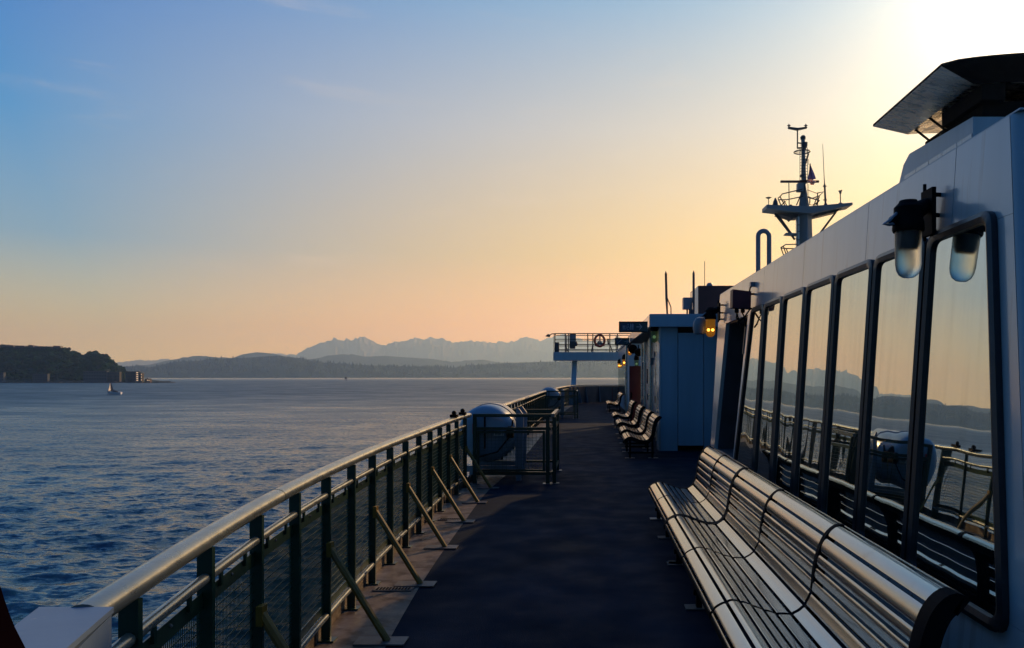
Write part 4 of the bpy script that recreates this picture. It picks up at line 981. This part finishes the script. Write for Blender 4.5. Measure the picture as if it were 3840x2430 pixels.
# bulwark closing the deck forward
def bulwark():
    T = thing('bulwark', (.5, 49, 0), 'closed dark steel bulwark with stiffeners across the far end of the deck', 'bulwark')
    pts = [(RX(45.5),45.5),(-1.22,46.2),(-1.05,47.4),(-.78,48.3),(-.3,49.2),(.6,49.8),(1.9,50.05),(4.5,50.1),(9,50.1)]
    for i in range(len(pts)-1):
        (xa, ya), (xb, yb) = pts[i], pts[i+1]; nk = max(1, round(math.hypot(xb-xa, yb-ya)/.9))
        for k in range(nk):
            a = (xa+(xb-xa)*k/nk, ya+(yb-ya)*k/nk); b = (xa+(xb-xa)*(k+1)/nk, ya+(yb-ya)*(k+1)/nk)
            g = G(); g.bar((a[0],a[1],.52), (b[0],b[1],.52), .03, 1.03); g.build('plate', M['dark'], T)
            d = Vector((b[1]-a[1], -(b[0]-a[0]), 0)).normalized()
            if d.y > 0: d = -d
            g = G(); A = Vector((a[0],a[1],0)); g.hexa([A+d*.02+Vector((-.012,0,.0)),A+d*.02+Vector((.012,0,0)),A+d*.32+Vector((.012,0,0)),A+d*.32+Vector((-.012,0,0)),A+d*.02+Vector((-.012,0,1.02)),A+d*.02+Vector((.012,0,1.02)),A+d*.06+Vector((.012,0,1.02)),A+d*.06+Vector((-.012,0,1.02))]); g.build('stiffener', M['grey'], T)
    g = G(); g.tube([(x, y, 1.09) for x, y in pts], .06, 8, ry=.035); g.build('handrail', M['cap'], T, True)
bulwark()
T = thing('rail_gate', (1.55, 45.6, 0), 'short bright rail end with two red and white bars beside the forward cabin', 'gate')
for z in (1.03, .80):
    g = G(); g.bar((1.28,45.6,z),(1.68,45.6,z), .05, .08); g.build('bar', M['plate'], T)
for x in (1.3, 1.66):
    g = G(); g.bar((x,45.6,0),(x,45.6,1.06), .05, .05); g.build('post', M['red'], T)

# ------------------------------------------------------------------ bridge wing
def wing():
    YW = 50.; q = .1578
    def P(x, y, dy=0): return F(2040+x*q, 1220+y*q, YW)+Vector((0, dy, 0))
    T = thing('bridge_wing', (0, YW, 2.7), 'pale bridge wing platform with open railings reaching out over the deck', 'bridge wing')
    a = P(217, 832); b = P(2150, 635); zt = b.z; g = G(); g.box(a.x, 9, YW, YW+2.6, a.z, zt); g.build('platform', M['white2'], T)
    g = G(); g.prism([P(1830,832), P(2150,832), P(2150,640), P(2010,700)], (0,-.02,0)); g.build('gusset', M['white2'], T)
    g = G(); t0, t1, b0, b1 = P(668,840,.6), P(785,840,.6), P(622,1430,-.4), P(745,1430,-.4); b0.z = b1.z = .0
    g.hexa([b0, b1, b1+Vector((0,.5,0)), b0+Vector((0,.5,0)), t0, t1, t1+Vector((0,.5,0)), t0+Vector((0,.5,0))]); g.build('column', M['white2'], T)
    k = YW/(3.75*780)*q
    for y, r in ((195,5),(330,4),(455,4.5),(578,4.5)):
        g = G(); z = P(0,y).z; g.tube([(P(255,0).x,YW+.06,z),(P(2120,0).x+.6,YW+.06,z)], r*1.2*k*2.1, 6); g.tube([(P(255,0).x,YW+.06,z),(P(255,0).x,YW+2.5,z),(P(2120,0).x+1,YW+2.5,z)], r*k*2, 6); g.build('rail', M['darkred'] if y < 300 else M['dark'], T)
    for x in (258,505,578,1040,1162,1565,1748):
        g = G(); p = P(x,195); g.tube([(p.x,YW+.06,zt),(p.x,YW+.06,p.z)], .035, 6); g.build('post', M['dark'], T)
    for (x0,y0,x1,y1) in ((510,455,570,632),(1160,455,1128,632),(1570,455,1636,632)):
        g = G(); g.tube([P(x0,y0,.1), P(x1,y1,.5)], .035, 6); g.build('stay', M['dark'], T)
    for x in (505,1040,1748):
        g = G(); p = P(x,195); g.tube([(p.x,YW+2.5,zt),(p.x,YW+2.5,p.z)], .03, 6); g.build('post', M['dark'], T)
    g = G(); p0 = P(245,630); p1 = P(355,400); g.box(p0.x, p1.x, YW+.1, YW+.5, zt, p1.z); tag(g.build('equipment_box', M['dark']), 'upright dark box in the outer corner of the bridge wing', 'box')
    T2 = thing('control_console', (P(670,400).x, YW+.3, zt), 'tall grey box with a round side lamp, hung on the wing railing', 'control box')
    p0 = P(603,380); p1 = P(758,205); g = G(); g.box(p0.x, p1.x, YW+.1, YW+.55, p0.z, p1.z); g.build('upper_case', M['grey'], T2)
    p0 = P(603,552); p1 = P(742,378); g = G(); g.box(p0.x, p1.x, YW+.1, YW+.5, p0.z, p1.z); g.build('lower_case', M['dark'], T2)
    g = G(); g.lathe([(.02,-.05),(.16,0),(.16,.1),(.02,.15)], P(745,440,.2), 10, 'x'); g.build('side_lamp', M['dark'], T2)
    c = P(1322,365,-.12); T3 = thing('lifebuoy', c, 'dark orange lifebuoy ring hung on the bridge wing railing', 'lifebuoy'); rr = 115*k; sc = 158/135
    g = G(); g.tube([(c.x+rr*math.cos(t), c.y, c.z+rr*sc*math.sin(t)) for t in np.linspace(0, 2*math.pi, 40, endpoint=False)], .075, 10, closed=True); g.build('ring', M['ring'], T3, True)
    g = G(); g.tube([c+Vector((-.3,.08,-.33)), c+Vector((0,.05,.0)), c+Vector((.3,.08,-.33))], .05, 6); g.prism([P(1280,400,-.05),P(1365,400,-.05),P(1375,455,-.05),P(1270,455,-.05)], (0,.1,0)); g.tube([P(1327,205,-.1),P(1327,395,-.1)], .045, 6); g.build('holder', M['grey'], T3)
    T4 = thing('floodlight', P(100,240), 'small floodlight poking out from the left tip of the bridge wing', 'floodlight')
    g = G(); g.prism([P(30,258),P(95,203),P(150,225),P(140,275),P(70,270)], (0,.25,0)); g.build('housing', M['dark'], T4)
    g = G(); g.tube([P(140,225,.12),P(185,200,.12),P(262,197,.12)], .035, 6); g.build('arm', M['dark'], T4)
    g = G(); g.tube([P(232,200,.05),P(230,330,.05),P(222,480,.05),P(236,560,.05),P(222,630,.05)], .012, 5); g.build('cable', M['black'], T4)
    g = G(); g.bar(P(1515,318,-.05), P(1530,448,-.05), .17, .1, (1,0,0)); tag(g.build('light_float', M['darkred']), 'slim dark float light clipped on the wing railing right of the lifebuoy', 'float light')
wing()

# ------------------------------------------------------------------ gear on the roofs
def roofs():
    Y = 18.6; z0 = 3.075
    def Q(x, y, Y=Y): return F(2450+x*.1968, 1000+y*.1968, Y)
    for pts, th, lab in ((((238,85),(250,590),(268,930)), ((262,590),(335,770),(338,930)), 'left forked whip antenna on the second deckhouse roof'), (((768,75),(768,590),(770,920)), ((766,590),(712,760),(715,910)), 'right forked whip antenna, beside the small grey box on the roof')):
        b = Q(*pts[2]); T = thing('whip_antenna', (b.x, Y, z0), lab, 'antenna', 'whip antennas on the second deckhouse roof')
        g = G(); a = Q(*pts[0]); m = Q(*pts[1]); bb = Q(*pts[2]); bb.z = z0; g.tube([bb, m, m+(a-m)*.9, a], [.018,.030,.028,.006], 6); g.build('whip', M['dark'], T)
        g = G(); c0 = Q(*th[0]); c1 = Q(*th[1]); c2 = Q(*th[2]); c2.z = z0; g.tube([c0, c1, c2], .014, 6); g.build('stay', M['dark'], T)
    p0, p1 = Q(585,798), Q(755,578); T = thing('roof_speaker', ((p0.x+p1.x)/2, Y+.2, z0), 'small grey loudspeaker box on a post between antenna and dark casing', 'loudspeaker')
    g = G(); g.box(p0.x, p1.x, Y+.1, Y+.35, p0.z, p1.z); g.build('case', M['grey'], T)
    g = G(); x = Q(665,0).x; g.tube([(x,Y+.2,z0),(x,Y+.2,p0.z)], .02, 6); x = Q(735,0).x; g.tube([(x,Y+.2,z0),(x,Y+.2,p0.z)], .05, 6); g.build('post', M['dark'], T)
    Y2 = 20.; p0, p1 = Q(858,910,Y2), Q(895,362,Y2); T = thing('roof_casing', (p0.x+.8, Y2+.5, z0), 'dark maroon box casing with a pale edge on the second deckhouse roof', 'casing')
    g = G(); g.box(p0.x, p0.x+2.4, Y2, Y2+1.6, z0, p1.z); g.build('body', M['darkred'], T)
    g = G(); pa, pb, pc, pd = Q(815,430,Y2), Q(893,365,Y2), Q(856,460,Y2), Q(860,910,Y2); g.prism([(pa.x,Y2+.3,z0),(p0.x-.004,Y2+.02,z0),(p0.x-.004,Y2+.02,p1.z),(pa.x,Y2+.3,pa.z)], (.0,.9,0)); g.build('side_plate', M['white'], T)
    c = Q(1138,360,Y2); T = thing('satellite_dome', (c.x, Y2+.6, p1.z), 'small white satellite dome on top of the dark maroon casing', 'dome'); r = (Q(1198,0,Y2).x-Q(1078,0,Y2).x)/2*1.02
    g = G(); g.lathe([(r,0),(r,r*.55),(r*.94,r*.95),(r*.72,r*1.3),(r*.4,r*1.5),(.01,r*1.56)], (c.x,Y2+.6,p1.z+.02), 18); g.build('dome', M['raft'], T, True)
    g = G(); g.lathe([(r*1.1,0),(r*1.1,.02)], (c.x,Y2+.6,p1.z), 18); g.build('base', M['grey'], T)
    g = G(); g.tube([(c.x-.12,Y2+.65,p1.z),(c.x-.12,Y2+.65,p1.z+.72)], .009, 5); g.build('whip', M['dark'], T)
    # vent pipe bent over like a crook
    Y3 = 18.; x0 = F(2843,0,Y3).x; x1 = F(2884,0,Y3).x; zt = F(0,866,Y3).z; r = .058; R_ = (x1-x0)/2; T = thing('vent_pipe', ((x0+x1)/2, Y3, z0), 'tall grey vent pipe bent into a narrow upside down U behind the roof', 'vent pipe')
    pts = [(x0,Y3,z0),(x0,Y3,zt-R_)]+[((x0+x1)/2-R_*math.cos(t), Y3, zt-R_+R_*math.sin(t)) for t in np.linspace(.3, math.pi-.3, 9)]+[(x1,Y3,zt-R_),(x1,Y3,z0)]
    g = G(); g.tube(pts, .054, 14); g.build('pipe', M['grey'], T, True)
    g = G(); g.lathe([(.16,0),(.16,.03)], (x0,Y3,z0), 12); g.lathe([(.16,0),(.16,.03)], (x1,Y3,z0), 12); g.build('flange', M['grey'], T)
roofs()

# ------------------------------------------------------------------ signal mast
def mast():
    Y = 40.
    def A(x, y, dy=0): return F(2900+x*.2099, 460+y*.2099, Y)+Vector((0, dy, 0))
    def B(x, y, dy=0): return F(2840+x*.1706, 740+y*.1706, Y)+Vector((0, dy, 0))
    base = B(1055, 1500); T = thing('signal_mast', (base.x, Y, base.z), 'tall grey signal mast with crosstree, ladder and antennas against the sky', 'mast')
    ua = .01368*.2099; ub = .01368*.1706
    def hexcol(t, b, name, dz=.75):
        g = G(); tl, tm, tr = t; bl, bm, br = b
        def ring(l, m, r): return [l, m+Vector((0,-dz*.45,0)), r, m+Vector((0,dz,0))]
        g.add(ring(tl,tm,tr)+ring(bl,bm,br), [(0,1,2,3),(7,6,5,4)]+[(i,4+i,4+(i+1) % 4,(i+1) % 4) for i in range(4)]); g.build(name, M['mast'], T)
    hexcol((B(905,385),B(1060,385),B(1195,385)), (B(855,3500),B(1030,3500),B(1290,3500)), 'tower')
    hexcol((A(520,1090),A(548,1090),A(575,1090)), (B(905,240),B(1060,240),B(1150,240)), 'upper_tower', .5)
    g = G(); g.tube([A(548,1095), A(540,900), A(536,560), A(530,262)], [.14,.125,.1,.1], 10); g.build('topmast', M['mast'], T, True)
    g = G(); g.lathe([(.13,0),(.14,.12),(.08,.2)], A(530,300), 10); g.box(A(505,0).x, A(520,0).x, Y-.05, Y+.05, A(0,360).z, A(0,250).z); g.lathe([(.12,0),(.13,.35)], A(545,480), 8); g.lathe([(.09,0),(.11,.25)], A(575,440), 8); g.build('top_lantern', M['dark'], T)
    # crosstree
    for arm in ([(160,205),(905,235),(1055,240),(1055,385),(890,375),(160,288)], [(1055,240),(1150,235),(2022,160),(2022,215),(1195,385),(1055,385)]):
        g = G(); g.prism([B(x,y,-.5) for x,y in arm], (0,1.1,0)); g.build('crosstree', M['mast'], T)
    for under in ([(430,372),(890,378),(890,455),(780,460),(750,495),(715,455),(650,430)], [(1270,372),(1860,250),(1720,325),(1270,435)]):
        g = G(); g.prism([B(x,y,-.1) for x,y in under], (0,.7,0)); g.build('gusset', M['dark'], T)
    for (p, q_) in (((385,358),(825,930)),((440,372),(780,850)),((1730,320),(1385,780))):
        g = G(); g.tube([B(*p), B(*q_)], .055, 6); g.build('strut', M['dark'], T)
    # T antenna at the head
    g = G(); g.prism([A(262,80,-.08),A(300,82,-.08),A(432,100,-.08),A(560,82,-.08),A(600,80,-.08),A(598,102,-.08),A(432,138,-.08),A(265,105,-.08)], (0,.16,0)); 
    g.tube([A(432,130), A(430,460)], .035, 6); g.tube([A(430,455), A(530,448)], .045, 6); g.tube([A(430,360), A(530,372)], .035, 6); g.build('sensor_arm', M['dark'], T)
    for x in (278, 580):
        g = G(); g.lathe([(.03,0),(.045,.08),(.10,.10),(.04,.14),(.01,.2)], A(x, 88), 8); g.build('sensor', M['dark'], T)
    g = G(); c = A(512, 524); rx = A(650,0).x-c.x
    g.tube([(c.x+rx*math.cos(t), c.y+rx*math.sin(t), c.z) for t in np.linspace(0, 6.283, 28, endpoint=False)], .032, 6, closed=True); g.bar((c.x-rx,Y,c.z),(c.x+rx,Y,c.z), .03,.03); g.build('hoop', M['dark'], T)
    # ladder
    g = G()
    for x in (456, 500, 592): g.tube([A(x,480,-.2), A(x,1045,-.2)], .016, 5)
    for y in range(420, 1050, 52): g.tube([A(456,y,-.2), A(592,y,-.2)], .013, 5)
    g.tube([A(455,970,-.2), A(520,965,-.2)], .05, 6); g.build('ladder', M['dark'], T)
    g = G(); g.bar(A(120,1062,-.1), A(802,1062,-.1), .12, .10); g.build('yard', M['darkred'], T)
    g = G(); g.tube([A(277,1075), A(284,1510)], .025, 5); g.build('aerial', M['dark'], T)
    g = G(); g.tube([A(627,555), A(548,815)], .045, 6); g.tube([A(548,620), A(605,680)], .02, 5); g.build('gaff', M['dark'], T)
    g = G(); g.tube([A(620,660,-.1), A(625,765,-.1)], .01, 4); g.tube([A(605,690,-.1), A(600,1330,-.1)], .01, 4); g.tube([A(620,1110,-.1), A(622,1330,-.1)], .01, 4); g.build('halyard', M['dark'], T)
    g = G(); g.box(A(420,0).x, A(520,0).x, Y-.25, Y+.1, A(0,1240).z, A(0,1095).z); g.box(A(402,0).x, A(425,0).x, Y-.2, Y, A(0,1240).z, A(0,1215).z); g.build('equipment_locker', M['mast'], T)
    # railing of the platform
    rl = [[(105,1330),(145,1295),(185,1250),(460,1242)],[(575,1240),(810,1236),(900,1235),(840,1290),(720,1335),(580,1356)],[(130,1355),(250,1370),(470,1372)],[(580,1372),(845,1374),(820,1405),(730,1450),(630,1475)],[(105,1340),(185,1510)],[(145,1300),(245,1515)],[(210,1372),(270,1515)],[(235,1390),(180,1440),(165,1470)],[(445,1300),(370,1510)],[(845,1300),(770,1505)],[(800,1325),(735,1510)],[(818,1238),(818,1505)],[(640,1355),(632,1460)]]
    for l in rl:
        g = G(); g.tube([A(x,y,-.2+.5*math.sin(x*.01)) for x, y in l], .03, 5); g.build('rail', M['dark'], T)
    # instruments on the crosstree
    g = G(); g.tube([B(250,205), B(246,28)], .02, 5); g.lathe([(.05,0),(.16,.06),(.03,.1)], B(246,32), 10); g.build('disc_antenna', M['dark'], T)
    g = G(); g.tube([B(396,205), B(396,185)], .02, 5); g.lathe([(.08,0),(.145,.06),(.11,.22),(.04,.38),(.01,.42)], B(396,188), 10); g.build('cone_antenna', M['dark'], T)
    g = G(); g.ball(B(738,195), .09, 8, 6); g.tube([B(738,225), B(738,195)], .03, 5); g.build('lamp', M['dark'], T)
    g = G(); g.tube([A(882,380), A(908,980), A(916,1110)], [.012,.02,.03], 6); g.tube([A(916,1105), A(935,1500)], [.05,.055], 6); g.bar(A(885,1135), A(948,1135), .05, .05); g.bar(A(895,1380), A(957,1380), .05, .05); g.lathe([(.12,0),(.07,.16)], A(935,1500), 8); g.build('whip_antenna', M['dark'], T)
    g = G(); g.tube([A(1200,1470), A(1197,1245)], .028, 6); g.bar(A(1178,1225,-.05), A(1216,1220,-.05), .04,.05); g.ball(A(1180,1224), .05, 6, 4); g.ball(A(1216,1216), .05, 6, 4); g.ball(A(1197,1250), .07, 6, 4); g.lathe([(.2,0),(.08,.12)], A(1200,1475), 8); g.build('anemometer', M['dark'], T)
    # radar arm and ladder cage
    g = G(); g.prism([B(590,830,-.2),B(610,795,-.2),B(690,790,-.2),B(900,808,-.2),B(900,850,-.2),B(760,840,-.2)], (0,.4,0)); g.build('radar_arm', M['mast'], T)
    g = G(); g.box(B(838,0).x, B(888,0).x, Y-.35, Y-.05, B(0,1130).z, B(0,455).z); g.build('ladder_cage', M['white'], T)
    g = G()
    for y in (640, 780, 960, 1080): g.bar(B(822,y,-.4), B(892,y,-.4), .03, .03)
    g.tube([B(832,460,-.4), B(826,1500,-.4)], .02, 5); g.build('cage_hoop', M['dark'], T)
    for l in ([(450,1150),(560,1080),(805,1075),(808,1160)],[(470,1160),(560,1166),(770,1172)],[(455,1155),(520,1330)],[(505,1110),(570,1300)],[(570,1170),(605,1270)],[(520,1312),(600,1275)]):
        g = G(); g.tube([B(x,y,-.6) for x, y in l], .03, 5); g.build('platform_rail', M['dark'], T)
    # flag hanging from the gaff
    fl = thing('flag', A(622,765), 'red white and blue national flag hanging limp beside the mast', 'flag')
    def cloth(rows, name, m):
        g = G(); nx = 8; vs = []
        for (xl, yl, xr, yr) in rows:
            for k in range(nx+1):
                t = k/nx; p = A(xl+(xr-xl)*t, yl+(yr-yl)*t); p.y = Y-.35+.09*math.sin(t*11+yl*.006); vs.append(p)
        g.add(vs, [(r*(nx+1)+k, r*(nx+1)+k+1, (r+1)*(nx+1)+k+1, (r+1)*(nx+1)+k) for r in range(len(rows)-1) for k in range(nx)]); g.build(name, m, fl, True)
    cloth([(620,765,626,765),(606,850,652,850),(590,950,688,945),(572,1040,712,1020),(568,1045,716,1042)], 'canton', M['flagblue'])
    e0 = [(615,1018),(600,1035),(590,1050),(578,1068),(570,1078),(568,1085)]; e1 = [(720,1070),(722,1080),(714,1098),(700,1112),(690,1128),(672,1150)]
    for k in range(5): cloth([(*e0[k],*e1[k]),(*e0[k+1],*e1[k+1])], 'stripe', M['flagred'] if k % 2 == 0 else M['flagwhite'])
mast()

# ------------------------------------------------------------------ funnel
def funnel():
    T = thing('funnel', (11, 20.5, 7), 'funnel with a blackened stack under a wide overhanging metal cap', 'funnel')
    g = G(); X = 9.; pr = [(23.2,2.0),(22.75,7.25),(22.4,7.74),(21.98,7.95),(18.33,7.78),(18.33,2.0)]
    g.prism([(X,y,z) for y,z in pr], (4.2,0,0)); g.build('casing', M['white2'], T)
    for ya, yb in ((18.36,19.1),(19.11,19.9),(19.91,20.7),(20.71,21.5),(21.51,22.3)):
        g = G(); g.box(X-.02, X-.002, ya, yb-.02, 6.6, 7.40); g.build('casing_plate', M['white'], T)
    g = G(); g.prism([(9.28,18.5,7.6),(9.28,21.8,7.6),(9.33,21.7,8.2),(9.33,18.5,8.2)], (3.7,0,0)); g.build('plinth', M['funnel'], T)
    g = G(); g.box(9.16, 9.72, 18.24, 20.3, 8.15, 8.74); g.build('stack', M['funnel'], T)
    g = G(); g.box(10.6, 12.8, 18.6, 21.0, 8.15, 8.74); g.build('stack', M['funnel'], T)
    # cap: sloped eaves round a flat middle
    def ring(x0, x1, y0, y1, z, bow=0):
        r = []
        for k in range(17): t = k/16; r.append(Vector((x0+(x1-x0)*t, y0-bow*.25*math.sin(math.pi*t), z+bow*math.sin(math.pi*t)**.6)))
        for k in range(17): t = k/16; r.append(Vector((x1+(x0-x1)*t, y1, z+bow*math.sin(math.pi*t)**.6)))
        return r
    o_top = ring(8.0,14.2,17.75,22.05,8.80,.26); o_bot = ring(8.0,14.2,17.75,22.05,8.74,.24); i_bot = ring(8.95,13.3,18.2,22.0,8.50,.05)
    n = len(o_top)
    g = G(); g.add(o_top+o_bot, [tuple(range(n))]+[(i,(i+1) % n,n+(i+1) % n,n+i) for i in range(n)]); g.build('cap', M['funnel'], T)
    for nm, rg, mm in (('cap_eave', range(0, 16), M['funnel']), ('cap_eave', range(16, n), M['stainless'])):
        g = G(); g.add([v+Vector((0,0,-.003)) for v in o_bot]+i_bot, [(i,(i+1) % n,n+(i+1) % n,n+i) for i in rg]); g.build(nm, mm, T)
    g = G(); g.add([v+Vector((0,0,.001)) for v in i_bot], [tuple(range(n))]); g.build('cap_underside', M['stainless'], T)
    for x, y in ((9.35,21.3),(9.3,20.3)):
        g = G(); g.tube([(x,y,8.05),(x-.35,y+.35,8.55)], .035, 6); g.build('strut', M['funnel'], T)
funnel()

# ------------------------------------------------------------------ air
M['haze'] = make_haze()
g = G(); g.box(-17000, 17000, -2500, 16500, SEA-3.5, 880)
kind(g.build('haze', M['haze']), 'stuff')
